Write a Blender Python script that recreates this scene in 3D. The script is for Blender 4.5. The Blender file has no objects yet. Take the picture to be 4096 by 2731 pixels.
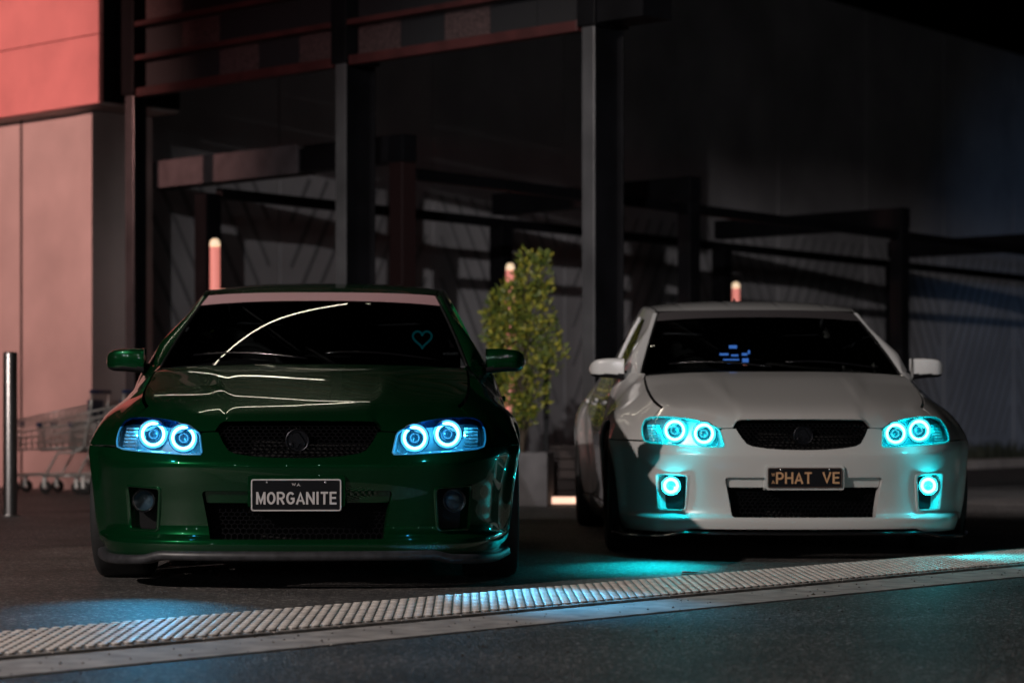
import bpy, bmesh, math, random
import numpy as np
from mathutils import Vector, Matrix
from mathutils.geometry import delaunay_2d_cdt

random.seed(7)
rng = np.random.RandomState(7)
SC = bpy.context.scene
COL = SC.collection

# ------------------------------------------------------------------ camera, sky, lamps, exposure
cam_d = bpy.data.cameras.new("camera")
cam_d.lens = 85.0
cam_d.sensor_width = 36.0
cam_d.shift_y = 0.0685
cam_d.clip_end = 600
cam_d.dof.use_dof = True
cam_d.dof.focus_distance = 10.0
cam_d.dof.aperture_fstop = 2.6
cam_d.dof.aperture_blades = 9
cam = bpy.data.objects.new("camera", cam_d)
cam.location = (0, 0, 0.74)
cam.rotation_euler = (math.radians(90), 0, 0)
COL.objects.link(cam)
SC.camera = cam

world = bpy.data.worlds.new("World")
SC.world = world
world.use_nodes = True
wn = world.node_tree.nodes
wl = world.node_tree.links
sky_n = wn.new("ShaderNodeTexSky")
sky_n.sky_type = 'NISHITA'
sky_n.sun_disc = False
sky_n.sun_elevation = math.radians(-4)
sky_n.sun_rotation = math.radians(220)
wl.new(sky_n.outputs[0], wn["Background"].inputs[0])
wn["Background"].inputs[1].default_value = 0.008

SC.view_settings.view_transform = 'Standard'
SC.view_settings.look = 'None'
SC.view_settings.exposure = 0.0
SC.view_settings.gamma = 1.0
SC.view_settings.use_curve_mapping = False
SC.cycles.use_denoising = True
SC.cycles.max_bounces = 8
SC.cycles.transparent_max_bounces = 12
SC.cycles.sample_clamp_indirect = 4.0


def aim(o, target):
    d = Vector(target) - o.location
    o.rotation_euler = d.to_track_quat('-Z', 'Y').to_euler()


def lamp(name, kind, loc, energy, color, target=None, **kw):
    d = bpy.data.lights.new(name, kind)
    d.energy = energy
    d.color = color
    for k, v in kw.items():
        setattr(d, k, v)
    o = bpy.data.objects.new(name, d)
    o.location = loc
    COL.objects.link(o)
    if target is not None:
        aim(o, target)
    return o


# car-park flood lamps that stand left of and behind the photographer
lamp("car_park_lamp", 'SPOT', (-12.0, -0.6, 8.3), 7600, (1.0, 0.875, 0.81), (-3.6, 8.4, 0.0),
     spot_size=math.radians(57), spot_blend=0.30, shadow_soft_size=0.12)
for az in (0.6, 4.4, 8.2, 12.0):      # flood-lamp heads on one pole, thrown low across the yard at the back wall
    a = math.radians(az)
    lamp("street_lamp", 'SPOT', (-1.6, -10.0, 5.0), 6200, (1.0, 0.95, 0.96),
         (-1.6 + 40 * math.sin(a), -10 + 40 * math.cos(a), 5 - 40 * math.tan(math.radians(5.6))),
         spot_size=math.radians(10.5), spot_blend=0.6, shadow_soft_size=0.08)
# red shop sign lighting the left facade, added yard fill, blue sign further right
lamp("red_sign_lamp", 'SPOT', (-10.5, 17.0, 4.8), 3000, (1.0, 0.50, 0.44), (-5.6, 24.2, 3.2),
     spot_size=math.radians(50), spot_blend=0.6, shadow_soft_size=0.15)
lamp("red_shop_lamp", 'SPOT', (-6.5, 13.0, 3.2), 190, (1.0, 0.06, 0.10), (-2.4, 21.0, 5.0),
     spot_size=math.radians(34), spot_blend=1.0, shadow_soft_size=0.15)
lamp("yard_fill_lamp", 'SPOT', (8.6, 19.0, 6.0), 900, (1.0, .90, .88), (5.6, 20.0, 0.0),
     spot_size=math.radians(62), spot_blend=0.9, shadow_soft_size=0.15)  # added unseen lamp, lifts the ground right of the white car
lamp("blue_sign_lamp", 'SPOT', (14.5, 29.0, 2.0), 420, (0.30, 0.55, 1.0), (10.2, 42.5, 1.4),
     spot_size=math.radians(52), spot_blend=1.0, shadow_soft_size=0.3)
# lit tubes on the facade and its canopy above the frame, seen only mirrored in paint and glass
FAC = Vector((-4.33, 23.0, 0))
FACD = Vector((.7157, -.6985, 0))
FACN = Vector((.6985, .7157, 0))
TUBES = [(FAC + FACD * -.6 + Vector((0, 0, 7.0)) - FACN * .15, FAC + FACD * 5.3 + Vector((0, 0, 7.0)) - FACN * .15),
         (FAC + FACD * 1.3 + Vector((0, 0, 5.3)) - FACN * .15, FAC + FACD * 4.0 + Vector((0, 0, 5.3)) - FACN * .15),
         (Vector((-3.6, 14.4, 6.0)), Vector((-1.05, 17.95, 6.0)))]
for ti, (ta, tb) in enumerate(TUBES):
    d = bpy.data.lights.new("awning_tube", 'AREA')
    d.shape = 'RECTANGLE'
    d.size = (tb - ta).length
    d.size_y = (.014, .014, .020)[ti]
    d.energy = (16, 16, 30)[ti] * math.pi * d.size * d.size_y
    d.color = (1.0, 0.90, 0.70)
    o = bpy.data.objects.new("awning_tube", d)
    xax = (tb - ta).normalized()
    zax = ((ta + tb) / 2 - Vector((-0.9, 10.8, 0.9))).normalized()
    yax = zax.cross(xax).normalized()
    zax = xax.cross(yax)
    o.matrix_world = Matrix.Translation((ta + tb) / 2) @ Matrix((xax, yax, zax)).transposed().to_4x4()
    COL.objects.link(o)
# far lamps of the car park, mirrored as points in the paint
for i in range(15):
    a = math.radians(-62 + i * 9 + rng.uniform(-3, 3))
    r = rng.uniform(26, 48)
    lamp("far_car_park_lamp", 'POINT', (r * math.sin(a), -r * math.cos(a), rng.uniform(3.2, 5.5)),
         rng.uniform(90, 260), (rng.uniform(.85, 1), rng.uniform(.92, 1), 1.0), shadow_soft_size=0.085)


# ------------------------------------------------------------------ materials
def mat(name, color=(.5, .5, .5), rough=.5, metal=0.0, coat=0.0, coat_rough=.03, spec=.5, emit=None, estr=0.0,
        noise=None, bump=None, trans=0.0):
    m = bpy.data.materials.new(name)
    m.use_nodes = True
    nt = m.node_tree
    b = nt.nodes["Principled BSDF"]
    b.inputs["Base Color"].default_value = (*color, 1)
    b.inputs["Roughness"].default_value = rough
    b.inputs["Metallic"].default_value = metal
    b.inputs["Coat Weight"].default_value = coat
    b.inputs["Coat Roughness"].default_value = coat_rough
    b.inputs["Specular IOR Level"].default_value = spec
    if emit:
        b.inputs["Emission Color"].default_value = (*emit, 1)
        b.inputs["Emission Strength"].default_value = estr
    if noise or bump:
        tc = nt.nodes.new("ShaderNodeTexCoord")
    if noise:   # (scale, amount, detail): mottled albedo
        sc_, am, dt = noise
        n = nt.nodes.new("ShaderNodeTexNoise")
        n.inputs["Scale"].default_value = sc_
        n.inputs["Detail"].default_value = dt
        r = nt.nodes.new("ShaderNodeMapRange")
        r.inputs[1].default_value = .3
        r.inputs[2].default_value = .7
        r.inputs[3].default_value = 1 - am
        r.inputs[4].default_value = 1 + am
        mx = nt.nodes.new("ShaderNodeMix")
        mx.data_type = 'RGBA'
        mx.blend_type = 'MULTIPLY'
        mx.inputs[0].default_value = 1
        mx.inputs[6].default_value = (*color, 1)
        nt.links.new(tc.outputs["Object"], n.inputs["Vector"])
        nt.links.new(n.outputs["Fac"], r.inputs[0])
        nt.links.new(r.outputs[0], mx.inputs[7])
        nt.links.new(mx.outputs[2], b.inputs["Base Color"])
    if bump:    # (scale, strength, distance)
        n2 = nt.nodes.new("ShaderNodeTexNoise")
        n2.inputs["Scale"].default_value = bump[0]
        n2.inputs["Detail"].default_value = 4
        bp = nt.nodes.new("ShaderNodeBump")
        bp.inputs["Strength"].default_value = bump[1]
        bp.inputs["Distance"].default_value = bump[2]
        nt.links.new(tc.outputs["Object"], n2.inputs["Vector"])
        nt.links.new(n2.outputs["Fac"], bp.inputs["Height"])
        nt.links.new(bp.outputs[0], b.inputs["Normal"])
    return m


def glass_mat(name, tint, gloss=0.06, rough=0.01, edge=0.6):
    m = bpy.data.materials.new(name)
    m.use_nodes = True
    nt = m.node_tree
    nt.nodes.clear()
    out = nt.nodes.new("ShaderNodeOutputMaterial")
    tr = nt.nodes.new("ShaderNodeBsdfTransparent")
    tr.inputs[0].default_value = (*tint, 1)
    gl = nt.nodes.new("ShaderNodeBsdfGlossy")
    gl.inputs["Roughness"].default_value = rough
    fr = nt.nodes.new("ShaderNodeFresnel")
    fr.inputs["IOR"].default_value = 1.5
    mx = nt.nodes.new("ShaderNodeMixShader")
    nt.links.new(fr.outputs[0], mx.inputs[0])
    nt.links.new(tr.outputs[0], mx.inputs[1])
    nt.links.new(gl.outputs[0], mx.inputs[2])
    nt.links.new(mx.outputs[0], out.inputs[0])
    return m


def asphalt(name, base, speck, bscale=105.0, bstr=0.9, wear=0.5):
    m = bpy.data.materials.new(name)
    m.use_nodes = True
    nt = m.node_tree
    b = nt.nodes["Principled BSDF"]
    tc = nt.nodes.new("ShaderNodeTexCoord")
    v = nt.nodes.new("ShaderNodeTexVoronoi")
    v.inputs["Scale"].default_value = bscale
    n = nt.nodes.new("ShaderNodeTexNoise")
    n.inputs["Scale"].default_value = 1.3
    n.inputs["Detail"].default_value = 6
    n.inputs["Roughness"].default_value = .65
    n3 = nt.nodes.new("ShaderNodeTexNoise")
    n3.inputs["Scale"].default_value = 42
    n3.inputs["Detail"].default_value = 5
    for q in (v, n, n3):
        nt.links.new(tc.outputs["Object"], q.inputs["Vector"])
    cr = nt.nodes.new("ShaderNodeValToRGB")
    sep = nt.nodes.new("ShaderNodeSeparateColor")
    nt.links.new(v.outputs["Color"], sep.inputs[0])
    e = cr.color_ramp.elements
    e[0].position = 0.0
    e[0].color = (*[c * .45 for c in base], 1)
    e[1].position = 1.0
    e[1].color = (*speck, 1)
    for p, c in ((.45, [c * .8 for c in base]), (.85, [c * 1.35 for c in base])):
        q = e.new(p)
        q.color = (*c, 1)
    nt.links.new(sep.outputs[0], cr.inputs[0])
    r = nt.nodes.new("ShaderNodeMapRange")
    r.inputs[1].default_value = .3
    r.inputs[2].default_value = .7
    r.inputs[3].default_value = 1 - wear
    r.inputs[4].default_value = 1 + wear
    nt.links.new(n.outputs["Fac"], r.inputs[0])
    mx = nt.nodes.new("ShaderNodeMix")
    mx.data_type = 'RGBA'
    mx.blend_type = 'MULTIPLY'
    mx.inputs[0].default_value = 1
    nt.links.new(cr.outputs[0], mx.inputs[6])
    nt.links.new(r.outputs[0], mx.inputs[7])
    nt.links.new(mx.outputs[2], b.inputs["Base Color"])
    b.inputs["Roughness"].default_value = .58
    add = nt.nodes.new("ShaderNodeMath")
    add.operation = 'ADD'
    nt.links.new(v.outputs["Distance"], add.inputs[0])
    nt.links.new(n3.outputs["Fac"], add.inputs[1])
    bp = nt.nodes.new("ShaderNodeBump")
    bp.inputs["Strength"].default_value = bstr
    bp.inputs["Distance"].default_value = 0.006
    nt.links.new(add.outputs[0], bp.inputs["Height"])
    nt.links.new(bp.outputs[0], b.inputs["Normal"])
    return m


M = {}
M['asphalt'] = asphalt("asphalt", (.047, .046, .047), (.30, .30, .30))
M['asphalt_warm'] = asphalt("worn_asphalt", (.085, .078, .075), (.34, .32, .30), bscale=95, bstr=.9)
M['concrete'] = mat("concrete_band", (.34, .32, .31), .8, noise=(9, .35, 8), bump=(60, .4, .004))
M['tactile'] = mat("tactile_paving", (.66, .61, .57), .38, noise=(22, .28, 8), bump=(180, .25, .002))
M['tactile_base'] = mat("tactile_base_dirty", (.30, .27, .25), .7, noise=(14, .5, 8), bump=(150, .3, .002))
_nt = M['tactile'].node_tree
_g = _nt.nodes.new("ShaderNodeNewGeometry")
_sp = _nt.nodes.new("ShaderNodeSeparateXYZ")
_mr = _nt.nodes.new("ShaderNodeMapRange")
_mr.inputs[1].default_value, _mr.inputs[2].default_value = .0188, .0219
_mr.inputs[3].default_value, _mr.inputs[4].default_value = .16, 1.25  # stud sides painted darker towards the base, shade that separates the rows
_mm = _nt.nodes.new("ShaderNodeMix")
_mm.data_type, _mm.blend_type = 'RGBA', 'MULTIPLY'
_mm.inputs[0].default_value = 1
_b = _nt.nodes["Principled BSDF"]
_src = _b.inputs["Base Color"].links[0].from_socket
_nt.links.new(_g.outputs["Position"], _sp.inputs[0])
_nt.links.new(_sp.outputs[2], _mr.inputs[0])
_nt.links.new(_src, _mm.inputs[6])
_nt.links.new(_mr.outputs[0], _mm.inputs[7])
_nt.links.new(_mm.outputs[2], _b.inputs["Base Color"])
M['paint_green'] = mat("green_metallic_paint", (.0022, .036, .011), .26, .5, coat=1.0, coat_rough=.015, spec=.0)
M['paint_white'] = mat("white_paint", (.56, .56, .55), .28, 0.0, coat=1.0, coat_rough=.012)
M['black_gloss'] = mat("black_gloss_plastic", (.006, .006, .007), .15, coat=.2)
M['black_matte'] = mat("black_matte_plastic", (.005, .005, .006), .6, spec=.25)
M['mesh_black'] = mat("mesh_black", (.004, .004, .005), .7, spec=.06)
M['rubber_lip'] = mat("grey_rubber_lip", (.032, .032, .036), .42, noise=(30, .4, 5))
M['tyre'] = mat("tyre_rubber", (.016, .016, .017), .75, bump=(90, .3, .003))
M['rim_dark'] = mat("dark_alloy", (.05, .05, .055), .3, .9)
M['rim_silver'] = mat("silver_alloy", (.45, .45, .46), .28, .9)
M['dark_chrome'] = mat("dark_chrome", (.02, .02, .024), .35, .9)
M['under'] = mat("underbody", (.006, .006, .006), .9)
M['glass'] = glass_mat("car_glass", (.42, .46, .46))
M['lens'] = glass_mat("clear_lens", (.88, .96, .98))
M['chrome'] = mat("lamp_reflector", (.75, .76, .78), .22, .95)
M['housing'] = mat("lamp_housing", (.22, .25, .28), .28, .4)
M['cup'] = mat("lamp_cup", (.10, .13, .16), .25, .6)
M['proj'] = mat("projector_lens", (.03, .05, .07), .04, 0, coat=1)
M['ring_blue'] = mat("ring_blue", (.8, .9, 1), .4, emit=(.085, .56, 1.0), estr=14.0)
M['ring_cyan'] = mat("ring_cyan", (.8, 1, 1), .4, emit=(.075, .93, 1.0), estr=16.0)
M['glow_blue'] = mat("lens_edge_glow_blue", (.1, .3, .4), .2, emit=(.0, .30, .80), estr=.22)
M['glow_cyan'] = mat("lens_edge_glow_cyan", (.1, .4, .4), .2, emit=(.0, .75, .80), estr=.40)
M['banner_pink'] = mat("banner_vinyl", (.42, .25, .26), .55)
M['banner_dark'] = mat("banner_dark_vinyl", (.045, .04, .042), .5)
M['plate_black'] = mat("plate_black", (.006, .006, .008), .35, spec=.25)
M['plate_white'] = mat("plate_white", (.55, .52, .52), .45)
M['plate_gold'] = mat("plate_gold", (.62, .36, .19), .45)
M['interior'] = mat("interior_trim", (.02, .02, .022), .7)
M['screen'] = mat("dash_screen", (.05, .1, .3), .3, emit=(.10, .30, 1.0), estr=1.0)
M['screen_red'] = mat("dash_screen_red", (.3, .1, .1), .3, emit=(1.0, .35, .30), estr=.9)
M['indicator'] = mat("amber_lens", (.45, .28, .12), .2, coat=.5)
M['heart'] = mat("teal_self_lit_plastic", (.05, .55, .58), .4, emit=(.0, .35, .42), estr=.10)  # teal light on the heart put into its colour, faint glow added
M['palm'] = mat("palm_ornament", (.05, .28, .16), .6)
M['steel_dark'] = mat("dark_painted_steel", (.0045, .0045, .0055), .5, .0, spec=.12, noise=(3, .35, 4))
M['steel_col_lit'] = mat("pale_lit_flange_steel", (.10, .10, .105), .32, .45, noise=(2.2, .3, 5))
M['steel_red'] = mat("rust_red_steel", (.052, .013, .013), .5, noise=(4, .3, 4))
M['post_red'] = mat("rust_post", (.018, .007, .007), .5)
M['plank'] = mat("grey_beam", (.065, .058, .062), .5, noise=(6, .25, 5))
M['wallpanel'] = mat("precast_wall", (.30, .29, .295), .75, noise=(.9, .22, 7), bump=(30, .2, .005))
M['groove'] = mat("wall_rib", (.17, .165, .17), .75)
M['cladding'] = mat("left_cladding", (.64, .26, .25), .62, noise=(1.6, .14, 6))
M['render'] = mat("left_render", (.46, .40, .38), .8, noise=(1.2, .16, 6), bump=(40, .2, .004))
M['brickred'] = mat("perforated_red", (.05, .03, .03), .6, noise=(45, .6, 2))
M['darkpanel'] = mat("dark_infill", (.014, .014, .016), .5)
M['stainless'] = mat("stainless_steel", (.36, .34, .34), .34, 1.0)
M['zinc'] = mat("zinc_wire", (.68, .66, .63), .35, .55)
M['blue_plastic'] = mat("blue_plastic", (.02, .04, .12), .4)
M['castor'] = mat("castor_rubber", (.03, .03, .03), .6)
M['leaf'] = mat("leaf", (.2, .2, .02), .5)
_nt = M['leaf'].node_tree
_g = _nt.nodes.new("ShaderNodeNewGeometry")
_r = _nt.nodes.new("ShaderNodeValToRGB")
_r.color_ramp.elements[0].color = (.045, .075, .014, 1)
_r.color_ramp.elements[1].color = (.34, .30, .035, 1)
_e = _r.color_ramp.elements.new(.55)
_e.color = (.13, .16, .02, 1)
_nt.links.new(_g.outputs["Random Per Island"], _r.inputs[0])
_nt.links.new(_r.outputs[0], _nt.nodes["Principled BSDF"].inputs["Base Color"])
M['bark'] = mat("bark", (.06, .045, .03), .9)
M['planter'] = mat("planter_concrete", (.11, .106, .11), .8, noise=(5, .3, 6))
M['planter_wood'] = mat("planter_timber", (.03, .019, .016), .7, noise=(4, .3, 4))
M['soil'] = mat("soil", (.03, .024, .018), .95)
M['kerb'] = mat("kerb_concrete", (.42, .38, .37), .8, noise=(3, .25, 5))
M['light_red'] = mat("light_pole_red", (.5, .2, .18), .3, emit=(1.0, .30, .24), estr=.62)
M['light_cap'] = mat("light_pole_cap", (.9, .8, .6), .3, emit=(1.0, .72, .46), estr=.85)
M['kerb_glow'] = mat("kerb_glow_bar", (.8, .6, .4), .3, emit=(1.0, .58, .42), estr=1.4)
M['paper'] = mat("paper", (.7, .72, .72), .7)
M['grass'] = mat("ground_cover", (.035, .04, .025), .8)


# ------------------------------------------------------------------ object helpers
def tag(o, label=None, cat=None, group=None, kind=None):
    if label: o["label"] = label
    if cat: o["category"] = cat
    if group: o["group"] = group
    if kind: o["kind"] = kind
    return o


def empty(name, loc, rz=0.0):
    o = bpy.data.objects.new(name, None)
    o.location = loc
    o.rotation_euler = (0, 0, rz)
    o.empty_display_size = .2
    COL.objects.link(o)
    return o


def mesh_obj(name, V, F, m, parent=None, smooth=False, angle=None):
    me = bpy.data.meshes.new(name)
    me.from_pydata([tuple(map(float, v)) for v in V], [], [tuple(map(int, f)) for f in F])
    me.materials.append(m)
    if smooth:
        me.polygons.foreach_set("use_smooth", [True] * len(me.polygons))
    me.update()
    o = bpy.data.objects.new(name, me)
    COL.objects.link(o)
    if parent: o.parent = parent
    return o


class MB:
    """collects simple shapes into one mesh"""
    def __init__(s):
        s.V, s.F = [], []

    def add(s, V, F):
        n = len(s.V)
        s.V += [tuple(v) for v in V]
        s.F += [tuple(i + n for i in f) for f in F]
        return s

    def box(s, c, size, ax=None, bev=0.0):
        """box centred at c with full size along axes ax (3 unit vectors)"""
        ax = ax or (Vector((1, 0, 0)), Vector((0, 1, 0)), Vector((0, 0, 1)))
        h = [q / 2 for q in size]
        c = Vector(c)
        if bev <= 0:
            V = [c + ax[0] * (h[0] * i) + ax[1] * (h[1] * j) + ax[2] * (h[2] * k)
                 for i in (-1, 1) for j in (-1, 1) for k in (-1, 1)]
            F = [(0, 1, 3, 2), (4, 6, 7, 5), (0, 4, 5, 1), (2, 3, 7, 6), (0, 2, 6, 4), (1, 5, 7, 3)]
            return s.add(V, F)
        bm = bmesh.new()
        bmesh.ops.create_cube(bm, size=1)
        for v in bm.verts:
            v.co = Vector((v.co.x * size[0], v.co.y * size[1], v.co.z * size[2]))
        bmesh.ops.bevel(bm, geom=list(bm.edges), offset=bev, segments=2, affect='EDGES', profile=.5)
        bm.verts.index_update()
        V = [c + ax[0] * v.co.x + ax[1] * v.co.y + ax[2] * v.co.z for v in bm.verts]
        F = [[v.index for v in f.verts] for f in bm.faces]
        bm.free()
        return s.add(V, F)

    def tube(s, pts, r, n=8, closed=False, cap=True):
        pts = [Vector(p) for p in pts]
        m = len(pts)
        V, F = [], []
        ref = None
        for i, p in enumerate(pts):
            a = pts[(i - 1) % m] if (closed or i > 0) else p
            b = pts[(i + 1) % m] if (closed or i < m - 1) else p
            t = (b - a)
            t = t.normalized() if t.length > 1e-9 else Vector((0, 0, 1))
            if ref is None:
                ref = Vector((0, 0, 1)) if abs(t.z) < .9 else Vector((1, 0, 0))
            u = (ref - t * ref.dot(t))
            if u.length < 1e-6:
                u = t.orthogonal()
            u.normalize()
            ref = u
            w = t.cross(u)
            rr = r[i] if isinstance(r, (list, tuple)) else r
            for k in range(n):
                an = 2 * math.pi * k / n
                V.append(p + u * (rr * math.cos(an)) + w * (rr * math.sin(an)))
        rows = m if closed else m - 1
        for i in range(rows):
            j = (i + 1) % m
            for k in range(n):
                k2 = (k + 1) % n
                F.append((i * n + k, i * n + k2, j * n + k2, j * n + k))
        if cap and not closed:
            F.append(tuple(range(n - 1, -1, -1)))
            F.append(tuple((m - 1) * n + k for k in range(n)))
        return s.add(V, F)

    def lathe(s, prof, c, axis, n=32, closed=False):
        """prof: list of (r, h) along axis through c"""
        axis = Vector(axis).normalized()
        u = axis.orthogonal().normalized()
        w = axis.cross(u)
        c = Vector(c)
        V, F = [], []
        m = len(prof)
        for (r, h) in prof:
            for k in range(n):
                a = 2 * math.pi * k / n
                V.append(c + axis * h + u * (r * math.cos(a)) + w * (r * math.sin(a)))
        for i in range(m if closed else m - 1):
            j = (i + 1) % m
            for k in range(n):
                k2 = (k + 1) % n
                F.append((i * n + k, j * n + k, j * n + k2, i * n + k2))
        return s.add(V, F)

    def build(s, name, m, parent=None, smooth=False):
        return mesh_obj(name, s.V, s.F, m, parent, smooth)


def pchip(xs, ys):
    xs = np.asarray(xs, float)
    ys = np.asarray(ys, float)
    h = np.diff(xs)
    d = np.diff(ys) / h
    m = np.zeros(len(xs))
    m[0], m[-1] = d[0], d[-1]
    for i in range(1, len(xs) - 1):
        if d[i - 1] * d[i] > 0:
            w1, w2 = 2 * h[i] + h[i - 1], h[i] + 2 * h[i - 1]
            m[i] = (w1 + w2) / (w1 / d[i - 1] + w2 / d[i])

    def f(x):
        x = np.clip(np.asarray(x, float), xs[0], xs[-1])
        i = np.clip(np.searchsorted(xs, x) - 1, 0, len(xs) - 2)
        t = (x - xs[i]) / h[i]
        return ((1 + 2 * t) * (1 - t) ** 2 * ys[i] + t * (1 - t) ** 2 * h[i] * m[i]
                + t * t * (3 - 2 * t) * ys[i + 1] + t * t * (t - 1) * h[i] * m[i + 1])
    return f


def catmull(P, n=24, tangent0=None):
    P = [np.asarray(p, float) for p in P]
    Q = [2 * P[0] - P[1] if tangent0 is None else tangent0] + P + [2 * P[-1] - P[-2]]
    out = []
    for i in range(1, len(Q) - 2):
        p0, p1, p2, p3 = Q[i - 1], Q[i], Q[i + 1], Q[i + 2]
        for k in range(n):
            t = k / n
            out.append(.5 * ((2 * p1) + (p2 - p0) * t + (2 * p0 - 5 * p1 + 4 * p2 - p3) * t * t
                             + (-p0 + 3 * p1 - 3 * p2 + p3) * t ** 3))
    out.append(P[-1])
    return np.array(out)


def smoothstep(a, b, x):
    t = np.clip((np.asarray(x, float) - a) / (b - a), 0, 1)
    return t * t * (3 - 2 * t)


def in_poly(P, poly):
    x, y = P[:, 0], P[:, 1]
    res = np.zeros(len(P), bool)
    n = len(poly)
    j = n - 1
    for i in range(n):
        xi, yi = poly[i]
        xj, yj = poly[j]
        c = ((yi > y) != (yj > y)) & (x < (xj - xi) * (y - yi) / (yj - yi + 1e-30) + xi)
        res ^= c
        j = i
    return res


def seg_dist(P, poly):
    A = np.asarray(poly)
    B = np.roll(A, -1, 0)
    out = np.full(len(P), 1e9)
    for a, b in zip(A, B):
        ab = b - a
        t = np.clip(((P - a) @ ab) / (ab @ ab + 1e-18), 0, 1)
        d = np.linalg.norm(P - (a + t[:, None] * ab), axis=1)
        out = np.minimum(out, d)
    return out


def densify(poly, step, closed=True):
    out = []
    n = len(poly)
    for i in range(n if closed else n - 1):
        a, b = np.asarray(poly[i], float), np.asarray(poly[(i + 1) % n], float)
        k = max(1, int(math.ceil(np.linalg.norm(b - a) / step)))
        for q in range(k):
            out.append(a + (b - a) * q / k)
    if not closed:
        out.append(np.asarray(poly[-1], float))
    return out


def round_poly(poly, r, n=5):
    out = []
    m = len(poly)
    for i in range(m):
        p0, p, p1 = (np.asarray(poly[(i + q) % m], float) for q in (-1, 0, 1))
        d0, d1 = p0 - p, p1 - p
        l0, l1 = np.linalg.norm(d0), np.linalg.norm(d1)
        rr = min(r, l0 * .45, l1 * .45)
        a, b = p + d0 / l0 * rr, p + d1 / l1 * rr
        for k in range(n + 1):
            t = k / n
            out.append((1 - t) ** 2 * a + 2 * t * (1 - t) * p + t * t * b)
    return out


def cdt_panel(name, outer, holes, fn, m, parent, step=.025, lip=.012, hole_lip=.03, flip=False, zs=1.0):
    """surface patch fn(u,v)->(pos,normal) over a polygon with holes, with returns along every edge"""
    if zs != 1.0:
        fn0 = fn
        fn = lambda u, v: fn0(u, np.asarray(v) / zs)
        outer = [(p[0], p[1] * zs) for p in outer]
        holes = [[(p[0], p[1] * zs) for p in h] for h in holes]
    outer = densify(outer, step * .8)
    holes = [densify(h, step * .6) for h in holes]
    loops = [outer] + holes
    O = np.array(outer)
    mn, mx_ = O.min(0), O.max(0)
    gx = np.arange(mn[0] + step / 2, mx_[0], step)
    gy = np.arange(mn[1] + step / 2, mx_[1], step)
    G = np.array([(x + (step / 2 if j % 2 else 0), y) for j, y in enumerate(gy) for x in gx])
    keep = in_poly(G, O) & (seg_dist(G, O) > step * .45)
    for h in holes:
        keep &= ~in_poly(G, np.array(h)) & (seg_dist(G, np.array(h)) > step * .45)
    G = G[keep]
    pts, edges = [], []
    for L in loops:
        s0 = len(pts)
        pts += [Vector((p[0], p[1])) for p in L]
        edges += [(s0 + i, s0 + (i + 1) % len(L)) for i in range(len(L))]
    pts += [Vector((p[0], p[1])) for p in G]
    v2, e2, f2, ov, oe, of = delaunay_2d_cdt(pts, edges, [], 0, 1e-6)
    V2 = np.array([(p.x, p.y) for p in v2])
    T = np.array([f for f in f2 if len(f) == 3])
    C = V2[T].mean(1)
    k = in_poly(C, O)
    for h in holes:
        k &= ~in_poly(C, np.array(h))
    T = T[k]
    P, N = fn(V2[:, 0], V2[:, 1])
    a = P[T[:, 1]] - P[T[:, 0]]
    b = P[T[:, 2]] - P[T[:, 0]]
    fnrm = np.cross(a, b)
    flipm = (fnrm * N[T[:, 0]]).sum(1) < 0
    T[flipm] = T[flipm][:, ::-1]
    V = [tuple(p) for p in P]
    F = [tuple(t) for t in T]
    for li, L in enumerate(loops):
        d = lip if li == 0 else hole_lip
        if d <= 0: continue
        La = np.array(L)
        p, n = fn(La[:, 0], La[:, 1])
        s0 = len(V)
        V += [tuple(q) for q in p] + [tuple(q - w * d) for q, w in zip(p, n)]
        c = len(L)
        F += [(s0 + i, s0 + (i + 1) % c, s0 + c + (i + 1) % c, s0 + c + i) for i in range(c)]
    return mesh_obj(name, V, F, m, parent, True)


def grid_surface(name, P, m, parent, flip=False, lip=0.0):
    """P: (n,m,3) array"""
    n, q = P.shape[:2]
    V = P.reshape(-1, 3)
    F = []
    for i in range(n - 1):
        for j in range(q - 1):
            f = (i * q + j, i * q + j + 1, (i + 1) * q + j + 1, (i + 1) * q + j)
            F.append(f[::-1] if flip else f)
    return mesh_obj(name, V, F, m, parent, True)


def _arc(cx, cy, rx, ry, a0, a1, n=12):
    return [(cx + rx * math.cos(math.radians(a0 + (a1 - a0) * k / n)), cy + ry * math.sin(math.radians(a0 + (a1 - a0) * k / n))) for k in range(n + 1)]


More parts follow.
